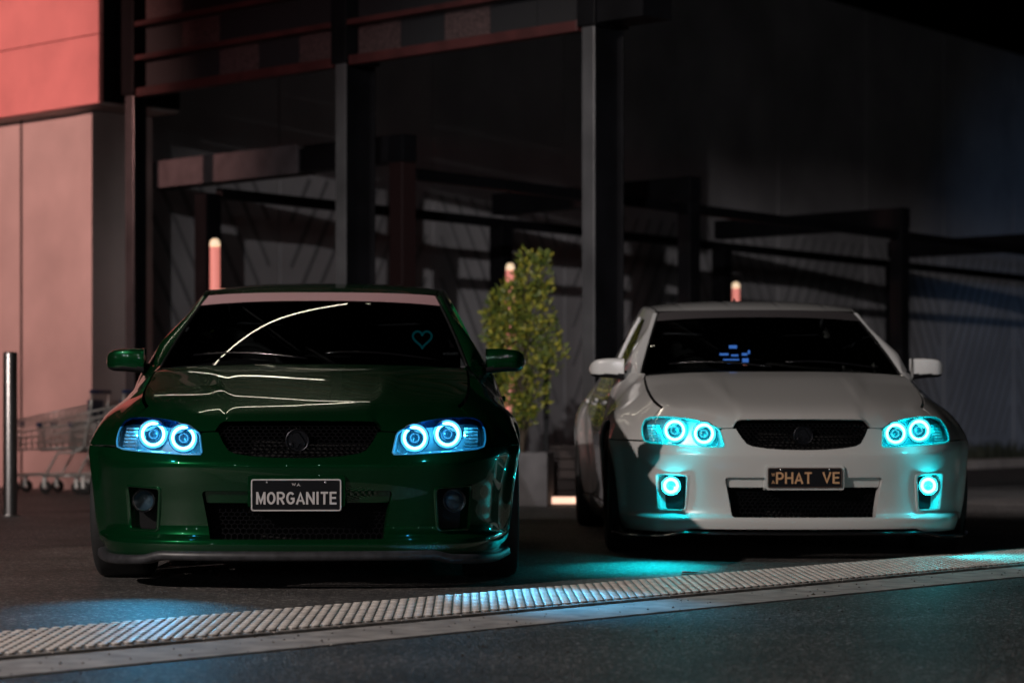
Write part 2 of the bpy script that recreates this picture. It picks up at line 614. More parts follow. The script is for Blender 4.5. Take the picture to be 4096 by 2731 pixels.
GLYPH = {   # condensed plate lettering: width, strokes in a box of height 1
    'M': (.72, [[(.08, 0), (.08, 1)], [(.08, .97), (.36, .10), (.64, .97)], [(.64, 1), (.64, 0)]]),
    'O': (.66, [_arc(.33, .5, .25, .42, 90, 450, 28)]),
    'R': (.62, [[(.08, 0), (.08, 1)], [(.08, .93), (.32, .93)] + _arc(.32, .70, .22, .23, 90, -90) + [(.08, .47)], [(.30, .47), (.54, 0)]]),
    'G': (.66, [_arc(.34, .5, .26, .42, 42, 322, 24) + [(.56, .26), (.56, .46), (.34, .46)]]),
    'A': (.66, [[(.05, 0), (.33, .97), (.61, 0)], [(.15, .30), (.51, .30)]]),
    'N': (.66, [[(.08, 0), (.08, 1)], [(.08, .95), (.58, .05)], [(.58, 0), (.58, 1)]]),
    'I': (.24, [[(.12, 0), (.12, 1)], [(.04, .93), (.20, .93)], [(.04, .07), (.20, .07)]]),
    'T': (.60, [[(.02, .93), (.58, .93)], [(.30, .93), (.30, 0)]]),
    'E': (.56, [[(.08, 0), (.08, 1)], [(.08, .93), (.53, .93)], [(.08, .52), (.49, .52)], [(.08, .07), (.53, .07)]]),
    'P': (.60, [[(.08, 0), (.08, 1)], [(.08, .93), (.32, .93)] + _arc(.32, .68, .22, .25, 90, -90) + [(.08, .43)]]),
    'H': (.66, [[(.08, 0), (.08, 1)], [(.58, 0), (.58, 1)], [(.08, .5), (.58, .5)]]),
    'V': (.66, [[(.05, 1), (.33, .03), (.61, 1)]]),
    'W': (.90, [[(.04, 1), (.24, .04), (.45, .9), (.66, .04), (.86, 1)]]),
    '.': (.20, [[(.06, .06), (.16, .06)]]),
}


def text_mesh(name, body, m, parent, width, height, pen=.15, extrude=.0012):
    """raised lettering standing in the local XZ plane facing -Y, centred on its own origin"""
    V, F = [], []
    x0 = 0.0
    layer = 0
    for ch in body:
        w, strokes = GLYPH[ch]
        for st in strokes:
            P = [np.array(p, float) for p in st]
            P = [p for i, p in enumerate(P) if i == 0 or np.linalg.norm(p - P[i - 1]) > 1e-4]
            n = len(P)
            closed = np.linalg.norm(P[0] - P[-1]) < 1e-6
            base = len(V)
            y = -extrude - layer * 1e-5
            layer += 1
            for i in range(n):
                a = P[i - 1] if i > 0 else (P[-2] if closed else None)
                b = P[i + 1] if i < n - 1 else (P[1] if closed else None)
                d1 = (P[i] - a) / np.linalg.norm(P[i] - a) if a is not None else None
                d2 = (b - P[i]) / np.linalg.norm(b - P[i]) if b is not None else None
                d1 = d2 if d1 is None else d1
                d2 = d1 if d2 is None else d2
                nn = np.array((-(d1 + d2)[1], (d1 + d2)[0]))
                nn /= np.linalg.norm(nn)
                c = max(.35, float(nn @ np.array((-d1[1], d1[0]))))
                o = nn * (pen / 2 / c)
                for q in (P[i] + o, P[i] - o):
                    V.append((x0 + q[0], y, min(1.02, max(-.02, q[1]))))
                for q in (P[i] + o * 1.12, P[i] - o * 1.12):
                    V.append((x0 + q[0], 0, min(1.03, max(-.03, q[1]))))
            for i in range(n - 1):
                k = base + 4 * i
                F += [(k, k + 1, k + 5, k + 4), (k, k + 4, k + 6, k + 2), (k + 1, k + 3, k + 7, k + 5)]
        x0 += w + .10
    co = np.array(V)
    mn, mx_ = co.min(0), co.max(0)
    co[:, 0] = (co[:, 0] - (mn[0] + mx_[0]) / 2) * width / (mx_[0] - mn[0])
    co[:, 2] = (co[:, 2] - (mn[2] + mx_[2]) / 2) * height / (mx_[2] - mn[2])
    return mesh_obj(name, co, F, m, parent)


# ------------------------------------------------------------------ the setting: ground
Q = Vector((1, 1.107, 0)).normalized()            # along the tactile strip
QN = Vector((-Q.y, Q.x, 0))                       # away from the camera across it
S0 = Vector((0, 9.83, 0))                         # a point on the far edge of the strip


def strip_pt(t, n, z=0.0):
    p = S0 + Q * t + QN * n
    return (p.x, p.y, z)


def sheet(name, t0, t1, n0, n1, z, m, label, cat):
    o = mesh_obj(name, [strip_pt(t0, n0, z), strip_pt(t1, n0, z), strip_pt(t1, n1, z), strip_pt(t0, n1, z)],
                 [(0, 1, 2, 3)], m)
    return tag(o, label, cat, kind="structure")


g = mesh_obj("ground", [(-150, -150, 0), (150, -150, 0), (150, 250, 0), (-150, 250, 0)], [(0, 1, 2, 3)], M['asphalt'])
tag(g, "dark asphalt ground of the car park", "ground", kind="structure")
sheet("parking_bay", -12, 18, 0.0, 4.0, .004, M['asphalt_warm'],
      "worn brownish asphalt the two cars are parked on", "pavement")

SW = .66                                          # strip width
# concrete band in front, built in cast lengths with joints
band = empty("concrete_kerb_band", strip_pt(-1, -SW - .18))
tag(band, "flat pale concrete kerb band running in front of the dotted tactile strip", "kerb")
bi = band.matrix_world.copy()
for i in range(6):
    t0 = -8 + i * 3.0
    c = Vector(strip_pt(t0 + 1.5, -SW - .195, .0)) - band.location
    MB().box(c + Vector((0, 0, -.005)), (2.994, .36, .02), (Q, QN, Vector((0, 0, 1)))).build(
        "kerb_slab", M['concrete'], band)
# tactile strip
strip = empty("tactile_strip", strip_pt(-1, -SW / 2))
tag(strip, "pale tactile paving strip with raised round studs crossing in front of both cars", "tactile paving")
PITCH = .05
ROWS = 13
for i in range(36):
    t0 = -5.8 + i * .3
    c = Vector(strip_pt(t0 + .15, -SW / 2, .007)) - strip.location
    MB().box(c, (.2975, SW - .006, .014), (Q, QN, Vector((0, 0, 1))), bev=.002).build("paving_slab", M['tactile_base'], strip)


def dome_geo(n=12):
    prof = [(.0188, 0), (.0172, .0050), (.0155, .0074), (.0125, .0082)]
    V, F = [], []
    for r, h in prof:
        for k in range(n):
            a = 2 * math.pi * k / n
            V.append((r * math.cos(a), r * math.sin(a), h))
    V.append((0, 0, .0085))
    for i in range(3):
        for k in range(n):
            F.append((i * n + k, i * n + (k + 1) % n, (i + 1) * n + (k + 1) % n, (i + 1) * n + k))
    for k in range(n):
        F.append((3 * n + k, 3 * n + (k + 1) % n, 4 * n))
    return V, F


dV, dF = dome_geo()
dome_me = bpy.data.meshes.new("stud")
dome_me.from_pydata(dV, [], dF)
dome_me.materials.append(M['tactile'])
dome_me.polygons.foreach_set("use_smooth", [True] * len(dF))
cells = []
for i in range(int(10.8 / PITCH)):
    for j in range(ROWS):
        p = Vector(strip_pt(-5.8 + (i + .5) * PITCH, -.03 - (j + .25) * (SW - .05) / ROWS - .01, .0142))
        px = 512 + p.x / p.y * 2417
        if p.y > 4.5 and -260 < px < 1250:
            cells.append((p.y, p))
cells.sort(key=lambda q: q[0])
rest = MB()
for i, (d, p) in enumerate(cells):
    l = p - strip.location
    if i < 300:
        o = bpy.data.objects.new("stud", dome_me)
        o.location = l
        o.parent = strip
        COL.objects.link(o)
    else:
        rest.add([(v[0] + l.x, v[1] + l.y, v[2] + l.z) for v in dV], dF)
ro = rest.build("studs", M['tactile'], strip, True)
ro["kind"] = "stuff"

# ------------------------------------------------------------------ left building and steel facade
D = Vector((.7157, -.6985, 0))       # along the facade, to the right and towards the camera
NB = Vector((.6985, .7157, 0))       # into the building
UP = Vector((0, 0, 1))
P0 = Vector((-4.33, 23.0, 0))        # facade plane point
AX = (D, NB, UP)


def fp(t, n=0.0, z=0.0):
    return P0 + D * t + NB * n + UP * z


lb = empty("left_building", fp(0))
tag(lb, "building at the left edge with red lit cladding panels above a pale rendered wall", "building")


def lbox(name, t0, t1, n0, n1, z0, z1, m, parent, bev=0.0):
    c = fp((t0 + t1) / 2, (n0 + n1) / 2, (z0 + z1) / 2) - parent.location
    return MB().box(c, (t1 - t0, n1 - n0, z1 - z0), AX, bev).build(name, m, parent)


lbox("rendered_wall", -9, .215, .10, .80, 0, 3.57, M['render'], lb)
lbox("corner_pilaster", .23, .44, .085, .80, 0, 3.57, M['render'], lb, .006)
lbox("soffit", -9, .85, -.11, .8, 3.575, 3.60, M['render'], lb)
for r in range(3):
    for c in range(6):
        t1 = .90 - c * 1.70
        lbox("cladding_panel", t1 - 1.692, t1 - .0, -.17, -.12, 3.58 + r * .64, 3.58 + r * .64 + .632,
             M['cladding'], lb, .004)
lbox("backing_wall", -9, .86, -.11, .8, 3.605, 5.5, M['steel_dark'], lb)

fa = empty("steel_facade", fp(2.6))
tag(fa, "dark steel facade frame with red lit slat screens hung between grey columns", "facade")
COLS = [1.14, 4.05, 6.85]
for i, t in enumerate(COLS):
    dp = .15 if i == 0 else .34
    lbox("column_flange", t - .063, t + .063, 0, .018, 0, 3.64, M['steel_col_lit'], fa, .004)  # front flange paler than web, lit and shaded sides put into the colours
    lbox("column_flange", t - .063, t + .063, dp - .018, dp, 0, 3.64, M['steel_dark'], fa, .004)
    lbox("column_web", t - .012, t + .012, .019, dp - .019, 0, 3.64, M['steel_dark'], fa)
    lbox("column_head", t - .10, t + .085, -.02, dp + .03, 3.645, 7.6, M['steel_dark'], fa, .006)
for b in range(2):
    t0, t1 = COLS[b] + .10, COLS[b + 1] - .115
    lbox("bottom_beam", t0, t1, .0, .10, 3.62, 3.70, M['steel_red'], fa, .004)
    for r in range(12):
        z = 3.95 + r * .31
        lbox("slat", t0, t1, -.02, .10, z, z + .045, M['steel_red'], fa, .003)
    w = (t1 - t0) / 5
    PAT = (("DDRDR", "DRDDD", "RDDDD", "DDRDD"), ("RDRDD", "DDDRD", "DRDDD", "DDDDR"))[b]
    for r in range(12):
        z0 = 3.705 + r * .31 if r == 0 else 3.998 + (r - 1) * .31
        z1 = 3.947 + r * .31
        for c in range(5):
            mm = M['brickred'] if PAT[r % 4][c] == 'R' else M['darkpanel']
            lbox("infill_panel", t0 + c * w + .003, t0 + (c + 1) * w - .003, .11, .13, z0, z1, mm, fa)
lbox("top_beam", COLS[0], COLS[2], .0, .14, 7.62, 7.9, M['steel_dark'], fa)
lbox("awning_edge", COLS[2] + .09, COLS[2] + .55, .0, .32, 3.66, 7.6, M['steel_dark'], fa)

# big precast wall
W0 = Vector((8.15, 41.0, 0))
WD = Vector((.587, .8096, 0))
WN = Vector((-.8096, .587, 0))       # away from the camera
bw = empty("precast_wall", W0)
tag(bw, "tall dark grey precast concrete wall with diagonal ribs closing the scene at the back", "wall")
PW = 2.72
for i in range(-8, 9):
    a0 = i * PW + .85
    MB().box(WD * (a0 + PW / 2) + WN * .1 + UP * 3.46, (PW - .03, .2, 6.92), (WD, WN, UP), bev=.008).build(
        "wall_panel", M['wallpanel'], bw)
MB().box(WD * (a0 / 2 - 3) + WN * .24 + UP * 3.4, (60, .05, 6.8), (WD, WN, UP)).build("joint_backing", M['steel_dark'], bw)
ribs = MB()
for i in range(-8, 9):
    a0 = i * PW + .85
    sg = 1 if i % 2 else -1
    for k in range(-12, 14):
        # a slanted rib clipped to the panel between 0.35 and 3.3 m
        seg = []
        for q in range(13):
            z = .35 + q * (2.95 / 12)
            u = PW / 2 + k * .30 + sg * (z - 1.8) * .62
            if .06 < u < PW - .06:
                seg.append((u, z))
        if len(seg) > 2:
            (u0, z0), (u1, z1) = seg[0], seg[-1]
            c = WD * (a0 + (u0 + u1) / 2) - WN * .008 + UP * ((z0 + z1) / 2)
            dv = WD * (u1 - u0) + UP * (z1 - z0)
            L = dv.length
            dv.normalize()
            ribs.box(c, (L, .05, .016), (dv, dv.cross(WN), WN))
rb = ribs.build("rib", M['groove'], bw)
rb["kind"] = "stuff"

# pergola of portal frames
pg = empty("pergola", (1.8, 24.7, 0))
tag(pg, "black steel pergola of post and beam frames standing before the back wall", "pergola")
PA = Vector((-.95, 21.0, 0))
STEP = Vector((2.76, 3.75, 0))
BK = Vector((-1.93, 1.90, 0))
RD = STEP.normalized()
RN = Vector((-RD.y, RD.x, 0))
BD = BK.normalized()
BN = Vector((BD.y, -BD.x, 0))
for i in range(4):
    A = PA + STEP * i - pg.location
    B = A + BK
    MB().box(A + UP * 1.45, (.165, .165, 2.90), (BD, BN, UP), .006).build("post", M['post_red'] if i == 0 else M['steel_dark'], pg)
    MB().box(B + UP * 1.40, (.20, .165, 2.80), (BD, BN, UP), .006).build("post", M['steel_dark'], pg)
    e = .86 if i == 0 else .06
    L = BK.length + .09 + e
    if i == 0:
        MB().box(A + BD * 1.98 + UP * 3.01, (1.42, .15, .215), (BD, BN, UP), .006).build("cross_beam", M['steel_dark'], pg)
        MB().box(A + BD * .565 + UP * 3.02, (1.31, .17, .235), (BD, BN, UP), .006).build("cross_beam", M['steel_dark'], pg)
        MB().box(A + BD * 2.44 - BN * -.10 + UP * 3.02, (2.32, .035, .26), (BD, BN, UP), .004).build("fascia_board", M['plank'], pg)
        MB().box(A + BD * 2.44 + BN * -.10 + UP * 3.02, (2.32, .035, .26), (BD, BN, UP), .004).build("fascia_board", M['plank'], pg)
        continue
    c = A - BD * .09 + BD * (L / 2)
    MB().box(c + UP * 3.02, (L, .17, .235), (BD, BN, UP), .006).build("cross_beam", M['steel_dark'], pg)
for off in (0, 1):
    a = PA + BK * off + RD * .15 - pg.location
    L = STEP.length * 4.6
    MB().box(a + RD * (L / 2) + UP * 2.815 + RN * (.0), (L, .08, .10), (RD, RN, UP), .004).build("long_beam", M['steel_dark'], pg)

# light poles
for (x, y, lab) in ((-2.74, 22.3, "slim glowing red light pole standing behind the roof of the green car"),
                    (-.02, 26.0, "slim glowing red light pole half hidden by the leafy shrub"),
                    (2.76, 29.8, "slim glowing red light pole standing behind the roof of the white car")):
    t = empty("light_pole", (x, y, 0))
    tag(t, lab, "light pole", "light poles along the pergola")
    MB().lathe([(.046, 0), (.046, 2.25), (.044, 2.26)], (0, 0, 0), UP, 20).build("pole", M['light_red'], t, True)
    MB().lathe([(.047, 2.262), (.047, 2.29), (.038, 2.32), (.02, 2.334), (.001, 2.336)], (0, 0, 0), UP, 20).build(
        "lamp_head", M['light_cap'], t, True)
    MB().lathe([(.09, 0), (.09, .012), (.056, .016)], (0, 0, 0), UP, 20).build("base_plate", M['steel_dark'], t, True)

# stainless bollard at the left edge
t = empty("bollard", (-3.59, 17.3, 0))
tag(t, "shiny stainless steel bollard at the left edge of the car park", "bollard")
MB().lathe([(.05, 0), (.05, 1.155), (.046, 1.165), (.001, 1.168)], (0, 0, 0), UP, 28).build("tube", M['stainless'], t, True)
MB().lathe([(.075, 0), (.075, .008), (.051, .010)], (0, 0, 0), UP, 28).build("base_plate", M['stainless'], t, True)

# ------------------------------------------------------------------ planters, shrub, kerbs
pl = empty("planter_box", (-.18, 19.2, 0))
tag(pl, "grey concrete planter box between the two cars", "planter")
ry = (Vector((1, -.12, 0)).normalized(), Vector((.12, 1, 0)).normalized(), UP)
for (cx, cy, sx, sy) in ((0, -.23, .98, .06), (0, .23, .98, .06), (-.46, 0, .06, .40), (.46, 0, .06, .40)):
    MB().box(ry[0] * cx + ry[1] * cy + UP * .21, (sx, sy, .42), ry, .006).build("side_panel", M['planter'], pl)
MB().box(UP * .17, (.85, .39, .33), ry).build("soil", M['soil'], pl)
pl2 = empty("timber_planter", (.62, 20.2, 0))
tag(pl2, "dark timber planter beside the white car's rear wheel", "planter")
for k in range(5):
    MB().box((0, -.2, .045 + k * .087), (.62, .03, .08), None, .004).build("board", M['planter_wood'], pl2)
MB().box((0, .03, .20), (.58, .42, .40)).build("body", M['planter_wood'], pl2)
MB().box((0, 0, .447), (.68, .50, .03), None, .004).build("rim", M['planter_wood'], pl2)

kl = empty("kerb_glow_bar", (.40, 19.25, 0))
tag(kl, "low glowing bar standing in for a lit kerb on the ground beside the white car's rear wheel", "light bar")
MB().box((0, 0, .035), (.42, .05, .055), None, .008).build("kerb_glow_block", M['kerb_glow'], kl)  # glow stands in for a bright light spot on the kerb
MB().box((0, 0, .0), (.46, .09, .018), None, .003).build("base", M['steel_dark'], kl)
MB().box((-.20, .0, .055), (.03, .03, .06), None, .004).build("end_cap", M['kerb_glow'], kl)

post = empty("garden_post", (.28, 19.85, 0))
tag(post, "thin dark post rising behind the leafy shrub", "post")
MB().box((0, 0, .65), (.045, .045, 1.3), None, .004).build("shaft", M['steel_dark'], post)

sh = empty("leafy_shrub", (.08, 19.2, .30))
tag(sh, "upright leafy shrub with yellow green leaves growing in the concrete planter", "shrub")
br = MB()
br.tube([(0, 0, 0), (.02, 0, .5), (.0, .01, 1.0), (.06, 0, 1.6)], [.018, .015, .011, .005], 7)
blobs = [(1212, 600, 24), (1250, 603, 22), (1216, 650, 40), (1247, 655, 30), (1195, 700, 42), (1140, 705, 32), (1122, 735, 26), (1165, 765, 46),
         (1232, 725, 46), (1255, 775, 42), (1285, 815, 24), (1210, 815, 48), (1150, 805, 30), (1243, 850, 40), (1185, 880, 36), (1228, 920, 34), (1205, 965, 24), (1172, 715, 30), (1150, 865, 32), (1168, 925, 30), (1195, 935, 32), (1130, 775, 26), (1190, 750, 36), (1163, 672, 22), (1155, 735, 32), (1152, 800, 34), (1160, 850, 32)]
LV, LF = [], []
for (bx_, by_, br_) in blobs:
    bx_, br_ = 1206 + (bx_ - 1206) * .92, br_ * .92
    c = Vector(((bx_ - 1176) / 289.0 - .08, rng.uniform(-.06, .06), .74 + (945 - by_) / 289.0 - .30))
    rad0 = br_ / 289.0
    br.tube([(0, 0, max(.1, c.z - .55)), (c.x * .5, c.y * .5, c.z - .2), tuple(c)], [.009, .006, .003], 5)
    for k in range(int(140 * (br_ / 40) ** 2) + 30):
        v = Vector((rng.normal(), rng.normal(), rng.normal())).normalized()
        q = c + Vector((v.x * rad0, v.y * rad0, v.z * rad0 * 1.25)) * (rng.uniform(.15, 1) ** .6 * 1.12)
        d = (v * .7 + Vector((rng.normal() * .5, rng.normal() * .5, .6 + rng.normal() * .4))).normalized()
        s_ = d.cross(Vector((rng.normal(), rng.normal(), rng.normal()))).normalized()
        L = rng.uniform(.035, .07)
        wd = L * .26
        nn = d.cross(s_)
        i0 = len(LV)
        LV += [q, q + d * (L * .5) + s_ * wd + nn * .006, q + d * L, q + d * (L * .5) - s_ * wd + nn * .006]
        LF += [(i0, i0 + 1, i0 + 2), (i0, i0 + 2, i0 + 3)]
br.build("trunk", M['bark'], sh)
mesh_obj("crown", LV, LF, M['leaf'], sh)

kb = empty("far_kerb", (7.5, 33.4, 0))
tag(kb, "pale concrete kerb on the ground behind the white car at the right", "kerb")
for i in range(-6, 7):
    MB().box(WD * (i * 1.2) + UP * .06, (1.19, .16, .12), (WD, WN, UP), .01).build("kerb_stone", M['kerb'], kb)
GV, GF = [], []
for k in range(2600):
    u, n_ = rng.uniform(-9, 12), rng.uniform(.3, 3.2)
    p = W0 + WD * u - WN * n_
    h = rng.uniform(.08, .34)
    a = rng.uniform(0, 6.28)
    s = Vector((math.cos(a), math.sin(a), 0)) * .03
    i0 = len(GV)
    GV += [p - s, p + s, p + Vector((rng.normal() * .06, rng.normal() * .06, h))]
    GF.append((i0, i0 + 1, i0 + 2))
o = mesh_obj("ground_cover", GV, GF, M['grass'])
tag(o, "low dark planting along the foot of the back wall", "planting", kind="stuff")

# litter
sc = empty("paper_scrap", (.82, 10.98, .006))
tag(sc, "small white scrap of paper lying on the asphalt before the white car", "litter")
PVs, PFs = [], []
for i in range(5):
    for j in range(3):
        PVs.append((i * .028 - .05 + rng.uniform(-.006, .006), j * .035 - .03 + rng.uniform(-.008, .008), .012 * rng.uniform(0, 1)))
for i in range(4):
    for j in range(2):
        PFs.append((i * 3 + j, i * 3 + j + 1, i * 3 + j + 4, i * 3 + j + 3))
mesh_obj("sheet", PVs, PFs, M['paper'], sc)

# grit and leaf bits scattered over strip, band and asphalt
DV_, DF_ = [], []
for k in range(900):
    t_ = rng.uniform(-4.6, 3.4)
    n_ = rng.uniform(-1.9, .35)
    if n_ < -1.05 and rng.rand() < .55:
        continue
    z_ = .0145 if -SW < n_ < 0 else (.0055 if -SW - .37 < n_ < -SW else .001)
    c = Vector(strip_pt(t_, n_, z_))
    r_ = rng.uniform(.002, .0065) * (1.5 if rng.rand() < .06 else 1)
    i0 = len(DV_)
    for q in range(5):
        a = q * 1.2566 + rng.uniform(-.3, .3)
        rr = r_ * rng.uniform(.6, 1.2)
        DV_.append(c + Vector((rr * math.cos(a), rr * math.sin(a), 0)))
    DV_.append(c + Vector((0, 0, r_ * rng.uniform(.5, 1.1))))
    for q in range(5):
        DF_.append((i0 + q, i0 + (q + 1) % 5, i0 + 5))
o = mesh_obj("grit", DV_, DF_, M['soil'])
tag(o, "dark grit and crumbs scattered over the strip and kerb band", "grit", kind="stuff")

# ------------------------------------------------------------------ shopping trolleys
def trolley(loc, rz, label):
    """local x = forward; handle at -x"""
    t = empty("shopping_trolley", loc, rz)
    tag(t, label, "shopping trolley", "nested shopping trolleys at the left wall")
    xf, xr = .46, -.38
    zt = lambda x: .86 - (x - xr) / (xf - xr) * .17
    zb = lambda x: .46 - (x - xr) / (xf - xr) * .04
    yw = lambda x: .27 - (x - xr) / (xf - xr) * .06
    b = MB()
    for s in (-1, 1):
        for f in (0, .2, .4, .6, .8, 1):
            b.tube([(xr, s * yw(xr) * (.82 + .18 * f), zb(xr) + (zt(xr) - zb(xr)) * f),
                    (xf, s * yw(xf) * (.82 + .18 * f), zb(xf) + (zt(xf) - zb(xf)) * f)], .010 if f in (0, 1) else .0055, 6)
        for k in range(15):
            x = xr + (xf - xr) * k / 14
            b.tube([(x, s * yw(x) * .82, zb(x)), (x, s * yw(x), zt(x))], .0045, 5)
    for f in (0, .33, .66, 1):
        z0, z1 = zb(xf), zt(xf)
        b.tube([(xf, -yw(xf) * (.82 + .18 * f), z0 + (z1 - z0) * f), (xf, yw(xf) * (.82 + .18 * f), z0 + (z1 - z0) * f)], .005, 6)
    for k in range(9):
        x = xr + (xf - xr) * k / 8
        b.tube([(x, -yw(x) * .82, zb(x)), (x, yw(x) * .82, zb(x))], .0032, 5)
    for k in range(7):
        y = -.2 + .4 * k / 6
        b.tube([(xr, y, zb(xr)), (xf, y * .75, zb(xf))], .0032, 5)
        b.tube([(xf, y * .75, zb(xf)), (xf, y * .9, zt(xf))], .0032, 5)
    b.build("basket", M['zinc'], t, True)
    f = MB()
    for s in (-1, 1):
        f.tube([(xr - .02, s * .27, .98), (xr - .01, s * .26, .84), (xr + .06, s * .24, .46), (xr + .16, s * .24, .40), (-.06, s * .24, .40),
                (.02, s * .24, .26), (.06, s * .24, .185), (.42, s * .19, .175)], .0125, 8)
        f.tube([(-.34, s * .26, .175), (.06, s * .25, .175)], .0125, 8)
    f.tube([(.42, -.19, .175), (.42, .19, .175)], .0125, 8)
    f.build("frame", M['zinc'], t, True)
    h = MB()
    h.tube([(xr - .02, -.29, .99), (xr - .02, .29, .99)], .018, 10)
    h.build("handle", M['blue_plastic'], t, True)
    MB().box((xr + .03, 0, .80), (.015, .46, .22), None, .004).build("child_seat", M['blue_plastic'], t)
    for (x, s) in ((.45, 1), (.45, -1)):
        MB().box((x + .005, s * yw(xf), zt(xf) - .02), (.05, .05, .05), None, .01).build("corner_bumper", M['blue_plastic'], t)
    for (x, y) in ((.40, .18), (.40, -.18), (-.32, .25), (-.32, -.25)):
        w = MB().lathe([(.02, -.013), (.058, -.013), (.062, -.006), (.062, .006), (.058, .013), (.02, .013)], (x, y, .062), (0, 1, 0), 18).build(
            "castor", M['castor'], t, True)
        k = MB()
        for q in (-.02, .02):
            k.box((x + .008, y + q, .11), (.03, .004, .11))
        k.box((x + .008, y, .166), (.034, .044, .008))
        k.build("fork", M['zinc'], w)
    return t


for i, lab in enumerate(("shopping trolley with its basket nose foremost at the left of the nested row",
                         "middle shopping trolley pushed into the one in front of it",
                         "rearmost shopping trolley half hidden behind the green car's fender")):
    p = Vector((-4.12, 22.05, 0)) + Vector((.72, -.10, 0)).normalized() * (.30 * i)
    trolley(p, math.radians(180 - 8), lab).scale = (.95, .95, .93)

# ------------------------------------------------------------------ cars
PLAN = [(0, 0), (.2, .008), (.4, .036), (.55, .085), (.68, .165), (.78, .275), (.855, .41), (.90, .55), (.925, .74), (.932, .95),
        (.925, 1.3), (.918, 2.0), (.922, 3.0), (.932, 3.7), (.915, 4.2), (.85, 4.55), (.70, 4.73), (.4, 4.81), (0, 4.84)]
_pc = catmull([np.array(p, float) for p in PLAN], 40, tangent0=np.array((-.2, .008)))
_ds = np.concatenate([[0], np.cumsum(np.linalg.norm(np.diff(_pc, axis=0), axis=1))])
S_TAB = np.linspace(0, _ds[-1], 3000)
X_TAB = np.interp(S_TAB, _ds, _pc[:, 0])
Y_TAB = np.interp(S_TAB, _ds, _pc[:, 1])
_tx, _ty = np.gradient(X_TAB, S_TAB), np.gradient(Y_TAB, S_TAB)


def _sm(a, k=90):
    pad = np.concatenate([a[k:0:-1] if False else np.full(k, a[0]), a, np.full(k, a[-1])])
    w = np.hanning(2 * k + 1)
    w /= w.sum()
    return np.convolve(pad, w, 'valid')


NX_TAB, NY_TAB = _sm(_ty), _sm(-_tx)
_l = np.hypot(NX_TAB, NY_TAB)
NX_TAB, NY_TAB = NX_TAB / _l, NY_TAB / _l
S_MAX = S_TAB[-1]


def s_at_x(x): return float(np.interp(x, X_TAB[:900], S_TAB[:900]))
def s_at_y(y):
    i = np.searchsorted(Y_TAB, y)
    return float(np.interp(y, Y_TAB, S_TAB))


K = [  # s, zm, zt, D, p
    (0.0, .525, .703, .112, 1.15),
    (s_at_x(.34), .525, .702, .125, 1.15),
    (s_at_x(.52), .528, .708, .165, 1.2),
    (s_at_x(.70), .530, .722, .195, 1.5),
    (s_at_y(.32), .545, .752, .205, 1.65),
    (s_at_y(.55), .560, .800, .215, 1.8),
    (s_at_y(.91), .580, .875, .225, 2.0),
    (s_at_y(1.25), .60, .948, .225, 2.1),
    (s_at_y(1.42), .60, .958, .17, 1.9),
    (s_at_y(1.65), .62, .958, .095, 1.7),
    (s_at_y(3.1), .64, .962, .095, 1.8),
    (s_at_y(3.8), .62, .985, .14, 1.9),
    (s_at_y(4.4), .60, .985, .13, 1.7),
    (S_MAX, .60, .985, .10, 1.5)]
K = np.array(K)
f_zm, f_zt, f_D, f_p = (pchip(K[:, 0], K[:, i]) for i in (1, 2, 3, 4))
F_low = pchip([.05, .12, .150, .195, .214, .228, .27, .36, .46, .515, .70], [-.04, .0, .026, .034, .030, -.012, -.018, -.014, -.003, 0, 0])
S_low = pchip([.05, .14, .20, .26, .36, .50, .60, .72], [-.07, -.045, -.028, -.028, -.020, -.008, 0, .0])
S_AX, S_RX = s_at_y(.91), s_at_y(3.825)
RX_ARCH = .368
ZW = .328


def wrap_raw(s, z):
    sg = np.sign(s) + (s == 0)
    sa = np.abs(s)
    z = np.asarray(z, float)
    wf = 1 - smoothstep(s_at_x(.66), s_at_y(.60), sa)
    zm, zt, D_, p_ = f_zm(sa), f_zt(sa), f_D(sa), f_p(sa)
    zl = np.minimum(z, zm)
    off = wf * F_low(zl) + (1 - wf) * S_low(zl)
    zeta = np.maximum((z - zm) / (zt - zm), 0)
    off = off - D_ * zeta ** p_
    for sc_ in (S_AX, S_RX):
        r = np.hypot(sa - sc_, z - ZW)
        off = off + (.032 if sc_ == S_AX else .045) * np.exp(-((r - .395) / (.060 if sc_ == S_AX else .13)) ** 2) * smoothstep(.12, .3, z)
    x = np.interp(sa, S_TAB, X_TAB) + np.interp(sa, S_TAB, NX_TAB) * off
    y = np.interp(sa, S_TAB, Y_TAB) + np.interp(sa, S_TAB, NY_TAB) * off
    x = np.where(sa < 1e-9, 0, x)
    return np.stack([sg * x, y, z], -1)


def wrap(s, z):
    s = np.asarray(s, float)
    z = np.asarray(z, float)
    e = 2e-3
    P = wrap_raw(s, z)
    du = wrap_raw(s + e, z) - wrap_raw(s - e, z)
    dv = wrap_raw(s, z + e) - wrap_raw(s, z - e)
    N = np.cross(du, dv)
    N /= np.linalg.norm(N, axis=-1, keepdims=True) + 1e-12
    return P, N


def wrap_off(d):
    def f(s, z):
        P, N = wrap(s, z)
        return P + N * d, N
    return f


_sf = np.linspace(0, s_at_y(1.0), 600)


def sx(x, z):
    """arc position whose surface x at height z is x"""
    X = wrap_raw(_sf, np.full_like(_sf, z))[:, 0]
    X = np.maximum.accumulate(X)
    return float(np.interp(x, X, _sf))


def XZ(pts): return [(sx(x, z), z) for x, z in pts]
def mir(pts): return [(-s, z) for s, z in pts]


